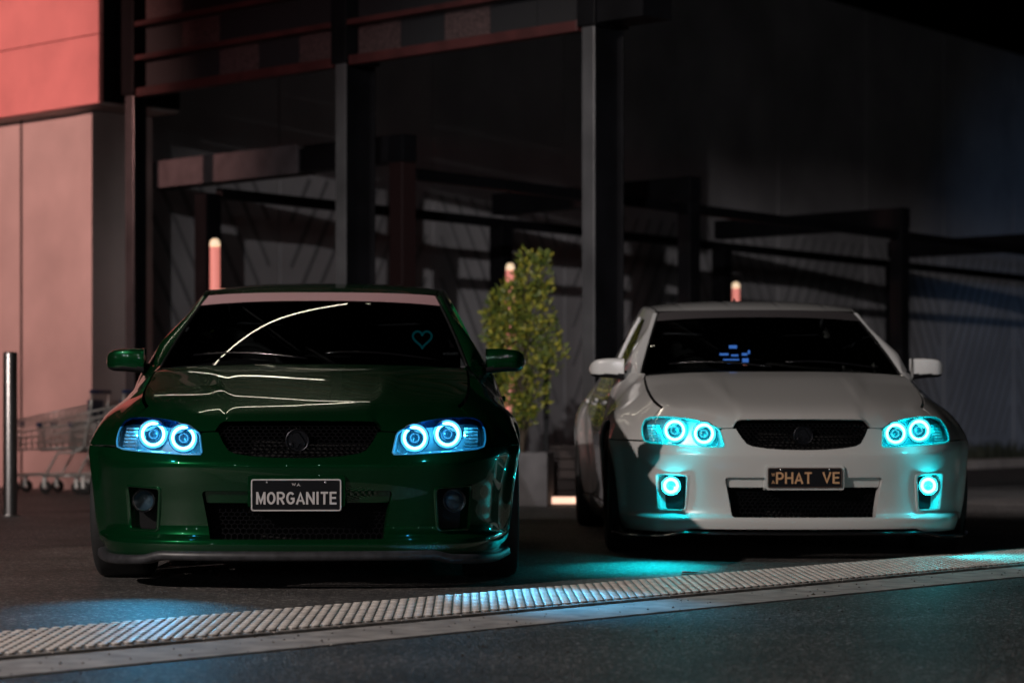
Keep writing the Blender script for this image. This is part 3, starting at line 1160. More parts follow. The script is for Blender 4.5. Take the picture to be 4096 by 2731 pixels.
# outlines on the nose, right half, as (x, z)
GR = XZ([(0, .549), (.10, .551), (.19, .557), (.255, .567), (.285, .580), (.308, .612), (.325, .642), (.331, .654)])
SEAM = XZ([(.345, .6555), (.375, .655), (.40, .653)])
HL_IN = XZ([(.408, .640), (.401, .605), (.394, .572), (.400, .5625)])
HL_BOT = XZ([(.47, .5635), (.552, .568), (.66, .574), (.745, .582)])
HL_OUT = XZ([(.775, .592), (.783, .62), (.779, .665), (.762, .698), (.735, .711)])
HL_TOP = XZ([(.70, .7125), (.64, .7115), (.58, .706), (.52, .696), (.47, .681), (.433, .664), (.415, .652)])
S_C = s_at_x(.735)
hood_z = pchip(*zip(*sorted([(sx(x, z), z) for x, z in
               ((.0, .7025), (.20, .7015), (.305, .700), (.328, .690), (.336, .668), (.348, .6605), (.405, .6585), (.425, .668), (.47, .686), (.52, .701), (.58, .711), (.64, .716), (.70, .718))]
               + [(0.0, .7025)][:0])))
S_H = sx(.715, .718)            # front corner of the bonnet
S_COWL = s_at_y(1.18)


def coons_half(Fc, Sc, Cc, Rc, na, nb, pz=2.2, crown=None, fade=None):
    """Fc,Rc: functions of a (0 centre..1 side); Cc,Sc: functions of b (0 front..1 rear)"""
    a = np.linspace(0, 1, na)
    b = np.linspace(0, 1, nb)
    F_, R_, C_, S_ = Fc(a), Rc(a), Cc(b), Sc(b)
    out = np.zeros((nb, na, 3))
    for k in range(3):
        al = (a if k == 0 else a ** 2 if k == 1 else a ** pz)[None, :]
        B = b[:, None] if (k < 2 or fade is None) else 1 - (1 - b[:, None]) ** fade
        out[:, :, k] = ((1 - al) * C_[:, k][:, None] + al * S_[:, k][:, None] + (1 - B) * F_[:, k][None, :] + B * R_[:, k][None, :]
                        - ((1 - B) * ((1 - al) * F_[0, k] + al * F_[-1, k]) + B * ((1 - al) * R_[0, k] + al * R_[-1, k])))
    if crown is not None:
        out[:, :, 2] += crown(a[None, :], b[:, None])
    return out


def mirror_grid(P):
    L = P[:, ::-1, :].copy()
    L[:, :, 0] *= -1
    return np.concatenate([L[:, :-1], P], 1)


def grid_lip(P, depth):
    """add a down-turned return round a grid patch"""
    return P


def side_belt(y):
    s = np.interp(y, Y_TAB, S_TAB)
    return wrap_raw(s, f_zt(s))[..., 0]


ZR = pchip([1.9, 2.10, 2.4, 2.75, 3.1, 3.35, 3.6], [1.28, 1.318, 1.353, 1.372, 1.362, 1.328, 1.27])
XR = pchip([1.9, 2.10, 2.4, 2.75, 3.1, 3.35, 3.6], [.590, .595, .607, .612, .605, .590, .565])
ZB0 = .958


def side_pt(y, z):
    y = np.asarray(y, float)
    z = np.asarray(z, float)
    h = np.clip((z - ZB0) / (ZR(y) - ZB0), -.2, 1.15)
    xb = side_belt(y) - .012
    xr = XR(y)
    hh = np.maximum(h, 0)
    x = xb + (xr - xb) * (.78 * hh + .22 * hh ** 2.2)
    return np.stack([x, y, z], -1)


def side_fn(sg, d=0.0):
    def f(y, z):
        e = 2e-3
        P = side_pt(y, z)
        du = side_pt(y + e, z) - side_pt(y - e, z)
        dv = side_pt(y, z + e) - side_pt(y, z - e)
        N = np.cross(du, dv)
        N /= np.linalg.norm(N, axis=-1, keepdims=True)
        N *= np.sign(N[:, :1])
        P = P + N * d
        S = np.array([sg, 1, 1])
        return P * S, N * S
    return f


def hex_mesh(name, outline, sw, sh, depth, fn, m, parent, bar=.16, thick=.008):
    """honeycomb lattice filling an outline on the wrapped surface"""
    O = np.array(outline)
    mn, mx_ = O.min(0), O.max(0)
    V, F = [], []
    cx = []
    rows = int((mx_[1] - mn[1]) / sh) + 2
    cols = int((mx_[0] - mn[0]) / sw) + 2
    for r in range(rows):
        for c in range(cols):
            cx.append((mn[0] + (c + (.5 if r % 2 else 0)) * sw, mn[1] + r * sh))
    C = np.array(cx)
    C = C[in_poly(C, O) | (seg_dist(C, O) < sh * .7)]
    shape = [(-.5, -.33), (0, -.67), (.5, -.33), (.5, .33), (0, .67), (-.5, .33)]
    for c in C:
        out = [(c[0] + a * sw, c[1] + b * sh) for a, b in shape]
        inn = [(c[0] + a * sw * (1 - bar), c[1] + b * sh * (1 - bar * 1.3)) for a, b in shape]
        A = np.array(out + inn)
        P, N = fn(A[:, 0], A[:, 1])
        Pf = P - N * depth
        Pb = P[6:] - N[6:] * (depth + thick)
        s0 = len(V)
        V += [tuple(p) for p in Pf] + [tuple(p) for p in Pb]
        for k in range(6):
            k2 = (k + 1) % 6
            F.append((s0 + k, s0 + k2, s0 + 6 + k2, s0 + 6 + k))
            F.append((s0 + 6 + k, s0 + 6 + k2, s0 + 12 + k2, s0 + 12 + k))
    return mesh_obj(name, V, F, m, parent)


def build_car(spec):
    car = empty(spec['name'], spec['loc'], spec['yaw'])
    tag(car, spec['label'], "car")
    paint = M[spec['paint']]
    green = spec['paint'] == 'paint_green'
    dark = M['under']
    # ---------------- bonnet
    def Fc(a):
        x = a * .715
        s = np.array([sx(q, .70) for q in x])
        s = s * (S_H / s[-1])
        P = wrap_raw(s, hood_z(s))
        P[0, 0] = 0
        return P
    sb = lambda b: S_H + (S_COWL - S_H) * b
    SzH = lambda s: np.where(s < s_at_y(.40), hood_z(np.minimum(s, S_H)) + (f_zt(s_at_y(.40)) - .004 - hood_z(S_H)) * smoothstep(S_H, s_at_y(.40), s), f_zt(s) - .004)

    def Sc(b):
        s = sb(b ** 1.25)
        return wrap_raw(s, SzH(s))
    cz = pchip([0, .04, .10, .22, .42, .62, .82, 1.0], [.7025, .727, .752, .787, .838, .885, .927, .957])
    F0, R0y = Fc(np.array([0., 1.]))[0], 1.10

    def Cc(b):
        t = b ** 1.25
        return np.stack([0 * t, F0[1] + (R0y - F0[1]) * t, cz(t)], -1)
    R1 = Sc(np.array([1.]))[0]

    def Rc(a):
        return np.stack([R1[0] * a, R0y + (R1[1] - R0y) * a ** 2, .957 + (R1[2] - .957) * a ** 3], -1)

    def crown(a, b):
        ar = .40 + .24 * b
        ridge = 1 - smoothstep(-.07, .05, a - ar)
        trough = np.exp(-((a - ar - .10) / .07) ** 2)
        win = smoothstep(.04, .30, b) * (1 - .35 * smoothstep(.75, 1.0, b))
        edge = np.sin(math.pi * np.clip(b, 0, 1)) ** .5
        return (.005 * ridge) * win * np.minimum(1, edge + (a < ar) * 0)
    P = coons_half(Fc, Sc, Cc, Rc, 60, 64, 2.2, crown, 5)
    hood = grid_surface("bonnet", mirror_grid(P), paint, car)
    # a turned-down front edge
    fr = mirror_grid(P)[0]
    V = [tuple(p) for p in fr] + [(p[0], p[1] + .02, p[2] - .006) for p in fr] + [(p[0], p[1] + .05, p[2] - .004) for p in fr]
    n = len(fr)
    mesh_obj("bonnet_edge", V, [(r * n + i, r * n + i + 1, (r + 1) * n + i + 1, (r + 1) * n + i) for r in (0, 1) for i in range(n - 1)], paint, car, True)
    # ---------------- front bumper
    arch = lambda sc_, z: math.sqrt(max(RX_ARCH ** 2 - (z - ZW) ** 2, 0))
    zs_seam = .596
    sA = S_AX - arch(0, zs_seam)
    right = GR + SEAM + HL_IN + HL_BOT + XZ([(.772, .5875)]) + [(sA - .12, .592), (sA, zs_seam)]
    for z in np.linspace(zs_seam, .165, 16)[1:]:
        right.append((S_AX - arch(0, z), z))
    right += [(S_AX - arch(0, .165) - .02, .140), (s_at_x(.70), .140), (s_at_x(.60), .142), (s_at_x(.55), .158), (s_at_x(.3), .158)]
    outline = right[1:] + mir(right[1:])[::-1] + [(0, .549)]
    outline = right + mir(right[1:])[::-1]
    intake = round_poly(XZ([(.395, .413), (.366, .216)]) + mir(XZ([(.366, .216), (.395, .413)])), .022)
    fogp = [round_poly(XZ([(.578, .418), (.716, .425), (.704, .252), (.588, .250)]), .018)]
    fogs = [fogp[0], mir(fogp[0])]
    platehole = round_poly([(-.205, .455), (.205, .455), (.205, .405), (-.205, .405)], .012)
    cdt_panel("front_bumper", outline, [intake] + fogs, wrap, paint, car, .020, .012, .05, zs=2.6)
    # body-colour bar inside the intake, with the number plate plinth
    bar = round_poly(XZ([(.388, .408), (.382, .362)]) + mir(XZ([(.382, .362), (.388, .408)])), .010)
    cdt_panel("intake_bar", bar, [], wrap_off(-.022), paint, car, .02, .03)
    low = [(sx(.384, .37), .36), (sx(.362, .222), .222), (-sx(.362, .222), .222), (-sx(.384, .37), .36)]
    hex_mesh("intake_grille", low, .026, .0150, .060, wrap, M['mesh_black'], car)
    grl = GR + [(sx(.336, .69), .692)] + [(-sx(.336, .69), .692)] + mir(GR)[::-1]
    gm = hex_mesh("grille", grl, .0255, .0142, .030, wrap, M['black_gloss'], car)
    # emblem: ring with a stylised lion pushing a stone
    bd = wrap(np.array([0.]), np.array([.62]))[0][0]
    yb = bd[1] + .005
    em = MB()
    em.lathe([(.0460 + .004 * math.cos(a), .004 * math.sin(a)) for a in np.linspace(0, 2 * math.pi, 9)[:-1]], (0, yb, .621), (0, -1, 0), 40, True)
    em.lathe([(.044, -.004), (.001, -.004)], (0, yb, .621), (0, -1, 0), 32)
    lion = [(-.014, .033), (.004, .036), (.012, .030), (.016, .020), (.026, .008), (.034, -.008), (.036, -.02), (.028, -.024), (.020, -.016),
            (.012, -.012), (.006, -.024), (-.001, -.036), (-.008, -.034), (-.003, -.018), (-.006, -.006), (-.014, -.008), (-.022, -.004), (-.024, .004),
            (-.012, .006), (-.010, .012), (-.020, .018), (-.022, .026)]
    lc = [Vector((x, yb - .001, .621 + z)) for x, z in lion]
    lf = [Vector((x * .9, yb - .007, .621 + z * .9)) for x, z in lion]
    nL = len(lion)
    em.add(lc + lf, [(i, (i + 1) % nL, nL + (i + 1) % nL, nL + i) for i in range(nL)] + [tuple(range(nL, 2 * nL))])
    em.lathe([(.010 * math.cos(a), .004 * math.sin(a)) for a in np.linspace(0, math.pi / 2, 5)], (-.023, yb, .602), (0, -1, 0), 16)
    em.build("emblem", M['dark_chrome'], car, False)
    # number plate
    ph = .133 if green else .100
    pz = .397 if green else .412
    yp = float(wrap(np.array([0.]), np.array([.42]))[0][0][1]) - .014
    plate = MB()
    pw = .372
    o_ = round_poly([(-pw / 2, -ph / 2), (pw / 2, -ph / 2), (pw / 2, ph / 2), (-pw / 2, ph / 2)], .010, 4)
    nO = len(o_)
    Vp = [(x, yp, pz + z) for x, z in o_] + [(x, yp + .003, pz + z) for x, z in o_]
    Fp = [tuple(range(nO)), tuple(range(2 * nO - 1, nO - 1, -1))] + [(i, nO + i, nO + (i + 1) % nO, (i + 1) % nO) for i in range(nO)]
    pobj = mesh_obj("number_plate", Vp, Fp, M['plate_black'], car)
    rim = MB()
    rim.tube([(x * .982, yp - .0006, pz + z * .95) for x, z in o_], .0036 if green else .0030, 6, closed=True)
    rim.build("plate_border", M['plate_white'] if green else mat("plate_border_brown", (.08, .05, .04), .4), pobj, True)
    if green:
        for bodyt, w_, h_, zz, b_ in (("MORGANITE", .330, .0545, -.012, .0), ("W.A.", .037, .0125, .044, 0)):
            tx = text_mesh("lettering", bodyt, M['plate_white'], pobj, w_, h_)
            tx.location = (0, yp - .0015, pz + zz)
    else:
        for bodyt, w_, h_, xx, zz in (("PHAT", .178, .060, -.056, 0), ("VE", .086, .060, .128, 0), ("W", .017, .018, -.159, .016), ("A", .017, .018, -.159, -.020)):
            tx = text_mesh("lettering", bodyt, M['plate_gold'], pobj, w_, h_, .14)
            tx.location = (xx, yp - .0015, pz + zz)
    for sx_ in (-.12, .12):
        MB().lathe([(.0055, 0), (.0055, .0018), (.0035, .003), (.0005, .0032)], (sx_, yp, pz + ph * .40), (0, -1, 0), 10).build("plate_screw", M['chrome'], pobj, True)
    # plinth behind the plate
    pp = round_poly([(-.200, .348), (.200, .348), (.200, .478), (-.200, .478)], .014) if green else round_poly([(-.195, .352), (.195, .352), (.195, .472), (-.195, .472)], .014)
    pa = np.array(pp)
    y1 = yp + .004
    Vq = [(s_, y1, z_) for s_, z_ in pp] + [(s_ * 1.04, y1 + .06, z_ + (.006 if z_ > .41 else -.006)) for s_, z_ in pp]
    nq = len(pp)
    mesh_obj("plate_plinth", Vq, [tuple(range(nq))] + [(i, nq + i, nq + (i + 1) % nq, (i + 1) % nq) for i in range(nq)], paint, car)

    # ---------------- lamps
    glow = M['glow_blue'] if green else M['glow_cyan']
    ring_m = M['ring_blue'] if green else M['ring_cyan']
    hl_outline = HL_IN + HL_BOT + HL_OUT + HL_TOP
    for sg in (1, -1):
        fl = (lambda P_: P_ * np.array([sg, 1, 1]))
        ol = np.array(densify(hl_outline, .02))
        Pf, Nf = wrap(ol[:, 0], ol[:, 1])
        # housing bucket: side walls and back
        Pi = Pf - Nf * .004
        Pm = Pf.copy()
        ymax = Pf[:, 1].max()
        Pm[:, 1] = wrap(ol[:, 0], np.maximum(ol[:, 1], .70))[0][:, 1] + .035
        cen = Pf.mean(0)
        Pm[:, [0, 2]] = cen[[0, 2]] + (Pm[:, [0, 2]] - cen[[0, 2]]) * .93
        n_ = len(ol)
        V = list(fl(Pi)) + list(fl(Pm))
        F = [(i, (i + 1) % n_, n_ + (i + 1) % n_, n_ + i) for i in range(n_)]
        hl = mesh_obj("headlight", V, F, M['housing'], car, True)
        # back plate as a fan by CDT over the outline, pushed back
        def backfn(s, z):
            P_, N_ = wrap(s, z)
            P_ = P_.copy()
            P_[:, 1] = wrap(s, np.maximum(z, .70))[0][:, 1] + .035
            P_[:, [0, 2]] = cen[[0, 2]] + (P_[:, [0, 2]] - cen[[0, 2]]) * .93
            return P_ * np.array([sg, 1, 1]), N_ * np.array([sg, 1, 1])
        cdt_panel("reflector_back", hl_outline, [], backfn, M['housing'], hl, .03, 0)
        for (rx, rz, inner) in ((.622, .645, False), (.484, .630, True)):
            R = .0455 if not inner else .0440
            s_ = sx(rx + .045, rz)
            yc = float(wrap(np.array([s_]), np.array([rz]))[0][0][1]) + .010
            c = Vector((sg * rx, yc, rz))
            cup = MB()
            cup.lathe([(R + .019, -.003), (R + .016, .004), (R + .013, 0), (R + .010, -.010), (R - .008, -.016), (R - .012, -.020), (.026, -.036), (.022, -.036)],
                      c, (0, -1, 0), 40)
            cp = cup.build("reflector_cup", M['cup'], hl, True)
            rg = MB()
            rg.lathe([(R + .0060 * math.cos(a), .006 * math.sin(a)) for a in np.linspace(0, 2 * math.pi, 11)[:-1]], c + Vector((0, .006, 0)), (0, -1, 0), 48, True)
            rg.build("halo_ring", ring_m, hl, True)
            pj = MB()
            pj.lathe([(.026, -.037), (.025, -.022)] + [(.023 * math.cos(a), -.022 + .014 * math.sin(a)) for a in np.linspace(0, math.pi / 2, 7)], c, (0, -1, 0), 28)
            pj.build("projector_lens", M['proj'], hl, True)
        # outer indicator section: stacked ribs
        ind = MB()
        for k in range(7):
            z_ = .598 + k * .0145
            ss = [sx(x_, z_) for x_ in (.700, .722, .745, .762)]
            P_, N_ = wrap(np.array(ss), np.full(4, z_))
            for a_, b_, n1 in zip(P_[:-1], P_[1:], N_[:-1]):
                m_ = (a_ + b_) / 2 - n1 * .022
                ind.box((sg * m_[0], m_[1], m_[2]), (.018, .018, .009))
        ind.build("indicator", M['chrome'], hl)
        # lens rim, self-glowing for light scattered in its edge, and clear cover
        rm = MB()
        rm.tube([Vector(p) for p in fl(Pf + Nf * .0005)], .0035, 6, closed=True)
        rm.build("lens_rim", glow, hl, True)

        def lensfn(s, z):
            P_, N_ = wrap(s, z)
            P_ = P_ + N_ * .003
            S_ = np.array([sg, 1, 1])
            return P_ * S_, N_ * S_
        cdt_panel("lens_cover", hl_outline, [], lensfn, M['lens'], hl, .022, 0)
        if green:
            lid = HL_OUT[2:] + HL_TOP
            low_ = XZ([(.418, .648), (.47, .658), (.53, .668), (.60, .677), (.66, .681), (.72, .682), (.776, .672)])
            cdt_panel("eyelid", HL_OUT[3:] + HL_TOP[:-1] + low_[1:], [], (lambda s, z: (lambda q: (q[0] * np.array([sg, 1, 1]) + q[1] * np.array([sg, 1, 1]) * .0045, q[1] * np.array([sg, 1, 1])))(wrap(s, z))),
                      M['eyelid'], hl, .02, 0)
        # fog lamp pocket
        fg = np.array(fogp[0])
        Pf2, Nf2 = wrap(fg[:, 0], fg[:, 1])
        n2 = len(fg)
        back = Pf2.copy()
        yback = Pf2[:, 1].max() + .03
        back[:, 1] = yback
        Vb = list(fl(Pf2 - Nf2 * .045)) + list(fl(back))
        Vb.append(fl(back.mean(0)))
        pocket = mesh_obj("fog_pocket", Vb, [(i, (i + 1) % n2, n2 + (i + 1) % n2, n2 + i) for i in range(n2)] + [(n2 + i, n2 + (i + 1) % n2, 2 * n2) for i in range(n2)],
                          M['black_matte'], car)
        fc = Vector((sg * .650, 0, .368))
        yf = float(wrap(np.array([sx(.650 + .03, .368)]), np.array([.368]))[0][0][1]) + .004
        fc.y = yf
        fl_ = MB()
        fl_.lathe([(.049, .002), (.050, -.02), (.047, .006), (.044, .002)], fc, (0, -1, 0), 32)
        bz = fl_.build("fog_light", M['chrome'] if not green else M['black_gloss'], car, True)
        cup = MB().lathe([(.044, .0), (.038, -.018), (.022, -.03), (.001, -.032)], fc, (0, -1, 0), 32).build("reflector", M['chrome'] if not green else M['proj'], bz, True)
        if not green:
            rg = MB()
            rg.lathe([(0.0325 + .0068 * math.cos(a), .005 * math.sin(a)) for a in np.linspace(0, 2 * math.pi, 11)[:-1]], fc + Vector((0, -.001, 0)), (0, -1, 0), 40, True)
            rg.build("halo_ring", ring_m, bz, True)
        MB().lathe([(.044 * math.cos(a), .012 * math.sin(a)) for a in np.linspace(0, math.pi / 2, 7)], fc + Vector((0, -.002, 0)), (0, -1, 0), 32).build(
            "lens", M['lens'], bz, True)
        # trim frame round the pocket, proud of the bumper
        ctr = fg.mean(0)
        o2 = ctr + (fg - ctr) * np.array([1.20, 1.14])
        i2 = ctr + (fg - ctr) * np.array([.995, .995])
        Po, No = wrap(o2[:, 0], o2[:, 1])
        Pi2, Ni2 = wrap(i2[:, 0], i2[:, 1])
        mid = Po * .4 + Pi2 * .6 + (No + Ni2) * .5 * .012
        Vt = list(fl(Po - No * .002)) + list(fl(mid)) + list(fl(Pi2 - Ni2 * .020))
        mesh_obj("fog_surround", Vt, [(r_ * n2 + i, r_ * n2 + (i + 1) % n2, (r_ + 1) * n2 + (i + 1) % n2, (r_ + 1) * n2 + i) for r_ in (0, 1) for i in range(n2)],
                 paint if not green else paint, car, True)
        # LEDs inside the lens, unseen glow points added ahead of it, then the beams
        glow_points = [((.553, .655), spec['led'], hl), ((.69, .640), spec['led'] * .6, hl), ((.45, .585), spec['led'] * .4, hl)]
        glow_points.append(((.575, .605), spec['led'] * .22, car))  # added in open air, puts headlight glow on the paint around
        if not green:
            glow_points.append(((.650, .368), spec['led'] * 1.0, bz))  # set ahead of the fog lens, added to light its surround
        for ((lx, lz), en, par) in glow_points:
            yl = float(wrap(np.array([sx(lx, lz)]), np.array([lz]))[0][0][1])
            d = bpy.data.lights.new("led_and_added_glow", 'POINT')
            d.energy = en
            d.color = spec['glow']
            d.shadow_soft_size = .008
            lo = bpy.data.objects.new("led_and_added_glow", d)
            lo.parent = par
            lo.location = (sg * lx, yl + (.020 if par is hl else -.12 if par is car else -.042), lz)
            COL.objects.link(lo)
        for (lx, lz, en, tgt, size, bl) in spec['beams']:
            yl = float(wrap(np.array([sx(min(lx, .75), lz)]), np.array([lz]))[0][0][1]) - (.02 if lz > .5 else .065)
            d = bpy.data.lights.new("lamp_beam", 'SPOT')
            d.energy = en[0 if sg < 0 else 1]
            d.color = spec['glow']
            d.spot_size = math.radians(size if not isinstance(size, tuple) else size[0 if sg < 0 else 1])
            d.spot_blend = bl
            d.shadow_soft_size = .04
            lo = bpy.data.objects.new("lamp_beam", d)
            lo.parent = hl
            lo.location = (sg * lx, yl, lz)
            COL.objects.link(lo)
            tg = tgt[0 if sg < 0 else 1]
            dv = Vector((sg * tg[0], tg[1], 0)) - lo.location
            lo.rotation_euler = dv.to_track_quat('-Z', 'Y').to_euler()

        # ---------------- side panels
        S_ = np.array([sg, 1, 1])
        wfn = (lambda s, z: tuple(q * np.array([sg, 1, 1]) for q in wrap(s, z)))
        sD = s_at_y(1.50)
        fo = []
        for s in np.linspace(S_H, S_COWL, 26):
            fo.append((s, float(SzH(s)) - .008 if s < S_COWL - .01 else float(f_zt(s)) - .008))
        for s in np.linspace(S_COWL, sD, 6)[1:]:
            fo.append((s, float(f_zt(s)) - .002))
        fo += [(sD, .70), (sD + .01, .225)]
        for an in np.linspace(math.asin((.225 - ZW) / RX_ARCH), math.pi - math.asin((zs_seam + .006 - ZW) / RX_ARCH), 30):
            fo.append((S_AX + RX_ARCH * math.cos(an), ZW + RX_ARCH * math.sin(an)))
        fo += [(sA - .12, .598)] + XZ([(.780, .598)]) + [(s + .006, z + .001) for s, z in HL_OUT[1:]]
        cdt_panel("front_fender", fo, [], wfn, paint, car, .024, .014)
        # doors
        for (ya, yb_, nm) in ((1.506, 2.60, "front_door"), (2.607, 3.50, "rear_door")):
            sa, sb_ = s_at_y(ya), s_at_y(yb_)
            top = [(s, float(f_zt(s)) - .002) for s in np.linspace(sa, sb_, 8)]
            if nm == "front_door":
                do = top + [(sb_, .23), (sa + .004, .23)]
            else:
                do = top + [(sb_ - .02, .72)]
                for an in np.linspace(math.pi * .86, math.pi + .27, 10):
                    do.append((S_RX + (RX_ARCH + .008) * math.cos(an), ZW + (RX_ARCH + .008) * math.sin(an)))
                do += [(do[-1][0], .23), (sa, .23)]
                do = [q for i, q in enumerate(do) if i == 0 or abs(q[0] - do[i - 1][0]) + abs(q[1] - do[i - 1][1]) > 1e-4]
            dr = cdt_panel(nm, do, [], wfn, paint, car, .035, .012)
            sh_ = sb_ - .16
            P_, N_ = wrap(np.array([sh_]), np.array([.80]))
            p_ = (P_[0] + N_[0] * .022) * S_
            MB().box(p_, (.022, .20, .030), None, .009).build("door_handle", paint, dr)
        so = [(s_at_y(3.507), float(f_zt(s_at_y(3.507))) - .002)] + [(s, float(f_zt(s)) - .002) for s in np.linspace(s_at_y(3.6), S_MAX - .0, 20)]
        so += [(S_MAX, .22), (S_RX + math.sqrt(RX_ARCH ** 2 - .108 ** 2), .22)]
        for an in np.linspace(-math.asin(.108 / RX_ARCH), math.pi * .86, 24)[1:]:
            so.append((S_RX + RX_ARCH * math.cos(an), ZW + RX_ARCH * math.sin(an)))
        so += [(s_at_y(3.49), .72)]
        cdt_panel("rear_quarter", so, [], wfn, paint, car, .04, .014)
        # sill skirt
        sk = [(S_AX + .37, .222), (s_at_y(2.4), .226), (S_RX - .37, .222), (S_RX - .355, .12), (S_AX + .355, .105)]
        cdt_panel("side_skirt", sk, [], (lambda s, z: (lambda q: ((q[0] + q[1] * .014) * np.array([sg, 1, 1]), q[1] * np.array([sg, 1, 1])))(wrap(s, z))), paint, car, .04, .02)
        # greenhouse side: frame with two glazed openings
        zb = ZB0 - .004
        frame_o = [(1.40, zb)] + [(y, float(ZB0 + (ZR(2.10) - ZB0) * (y - 1.40) / .70)) for y in np.linspace(1.48, 2.02, 6)]
        frame_o += [(y, float(ZR(y)) - .002) for y in np.linspace(2.10, 3.34, 14)] + [(3.55, 1.25), (3.80, 1.12), (4.10, .985), (4.10, zb + .02), (3.6, zb)]
        w1 = round_poly([(1.64, .975), (2.20, 1.278), (2.585, 1.316), (2.585, .978)], .02)
        w2 = round_poly([(2.66, .978), (2.66, 1.318), (3.10, 1.308), (3.34, 1.262), (3.74, 1.00), (3.70, .982)], .03)
        gf = cdt_panel("window_frame", frame_o, [w1, w2], side_fn(sg), paint, car, .03, .02, .014)
        for w_, nm in ((w1, "side_window"), (w2, "side_window")):
            cdt_panel(nm, w_, [], side_fn(sg, -.010), M['glass'], car, .05, 0)
        # A-pillar front face joining windscreen and side frame
        bb = np.linspace(0, 1, 22)
        ws = wind(np.full_like(bb, 1.0), bb)
        sd = side_pt(1.40 + .70 * bb, ZB0 + (ZR(2.10) - ZB0) * bb)
        sd[-1] = side_pt(2.10, ZR(2.10))
        rows = []
        for t_ in np.linspace(0, 1, 6):
            q = ws * (1 - t_) + sd * t_
            q[:, 1] -= .016 * math.sin(math.pi * t_)
            q[:, 0] += .010 * math.sin(math.pi * t_)
            rows.append(q)
        Pp = np.stack(rows, 1) * S_
        grid_surface("windscreen_pillar", Pp, paint, car)
        trim = MB()
        trim.tube([Vector(p) * 1 for p in (ws * S_ + np.array([0, -.004, 0]))], .007, 6)
        trim.build("windscreen_trim", M['black_matte'], car, True)
        # mirror
        mh = MB()
        n1, n2_ = 18, 56
        V, F = [], []
        for i in range(n1):
            u = i / (n1 - 1)
            xx = .805 + .190 * u
            sc1 = (1 - (max(0, u - .70) / .302) ** 2.4) ** .5
            hz = .058 * (1 - .22 * u) * sc1 + .002
            hy = .072 * sc1 + .004
            for k in range(n2_):
                a = 2 * math.pi * k / n2_
                ca, sa_ = math.cos(a), math.sin(a)
                e = .34
                yy = math.copysign(abs(ca) ** e, ca) * hy
                zz = math.copysign(abs(sa_) ** e, sa_) * hz
                if yy > .02: yy = .02 + (yy - .02) * .25
                V.append((sg * xx, 1.52 + yy + .05 * u * u, .978 + zz + .006 * math.sin(u * 3.1)))
        for i in range(n1 - 1):
            for k in range(n2_):
                F.append((i * n2_ + k, i * n2_ + (k + 1) % n2_, (i + 1) * n2_ + (k + 1) % n2_, (i + 1) * n2_ + k))
        F.append(tuple(range(n2_)))
        F.append(tuple((n1 - 1) * n2_ + k for k in range(n2_)))
        up_, lo_ = [], []
        for f in F:
            zc = sum(V[i][2] for i in f) / len(f)
            (up_ if zc > .950 else lo_).append(f)
        mo = mesh_obj("wing_mirror", V, up_, paint, car, True)
        mesh_obj("mirror_base", V, lo_, M['black_matte'], mo, True)
        MB().tube([(sg * .76, 1.56, .95), (sg * .83, 1.54, .945)], .022, 8).build("mirror_stalk", M['black_matte'], mo, True)
        # wheels
        for (yw_, zr_) in ((.91, 0), (3.825, 0)):
            rear = yw_ > 2
            wx = (.812 if not rear else .835)
            wh = MB()
            wh.lathe([(.235, -.118), (.262, -.125), (.300, -.124), (.318, -.112), (.326, -.09), (.328, -.05), (.328, .05), (.326, .09), (.318, .112), (.300, .124), (.262, .125), (.235, .118)],
                     (sg * wx, yw_, ZW), (sg, 0, 0), 48)
            ty = wh.build("tyre", M['tyre'], car, True)
            rimm = M['rim_dark'] if green else M['rim_silver']
            r_ = MB()
            r_.lathe([(.238, -.115), (.225, -.10), (.215, 0), (.222, .10), (.236, .116), (.240, .112)], (sg * wx, yw_, ZW), (sg, 0, 0), 40)
            rim_o = r_.build("rim", rimm, ty, True)
            for k in range(5):
                a = 2 * math.pi * k / 5 + .3
                dr_ = Vector((0, math.cos(a), math.sin(a)))
                tn = Vector((0, -math.sin(a), math.cos(a)))
                sp = MB()
                sp.box(Vector((sg * (wx + .085), yw_, ZW)) + dr_ * .125, (.20, .058, .022), (dr_, tn, Vector((1, 0, 0))), .008)
                sp.build("spoke", rimm, rim_o)
            MB().lathe([(.16, .0), (.16, .012), (.06, .012)], (sg * (wx + .01), yw_, ZW), (sg, 0, 0), 32).build("brake_disc", M['chrome'], ty, True)
            MB().lathe([(.055, .07), (.055, .102), (.001, .106)], (sg * wx, yw_, ZW), (sg, 0, 0), 20).build("hub_cap", rimm, rim_o, True)
    # ---------------- windscreen
    A, B = np.meshgrid(np.linspace(-1, 1, 41), np.linspace(0, 1, 22))
    Pw = wind(A.ravel(), B.ravel()).reshape(22, 41, 3)
    grid_surface("windscreen", Pw, M['glass'], car)
    b0 = .825
    A2, B2 = np.meshgrid(np.linspace(-.995, .995, 41), np.linspace(0, 1, 5))
    bw_ = b0 + .0 * A2 ** 2 + (1.0 - b0) * B2
    Pb = wind(A2.ravel(), bw_.ravel()).reshape(5, 41, 3) + np.array([0, -.004, .004])
    grid_surface("windscreen_banner", Pb, M['banner_pink'] if green else M['banner_dark'], car)
    # ---------------- roof
    def rF(a):
        s = np.linspace(0, 1, len(a))
        end = side_pt(2.10, ZR(2.10)) + np.array([-.03, -.0, .0])
        y0, z0 = 1.952, 1.326
        return np.stack([a * end[0], y0 + (end[1] - y0) * a ** 2, z0 + (end[2] - z0) * a ** 3], -1)

    def rS(b):
        y = 2.10 + 1.24 * b
        return side_pt(y, ZR(y)) + np.array([-.03, 0, .006])
    rcz = pchip([0, .12, .3, .5, .7, .88, 1], [1.326, 1.358, 1.390, 1.408, 1.408, 1.396, 1.378])

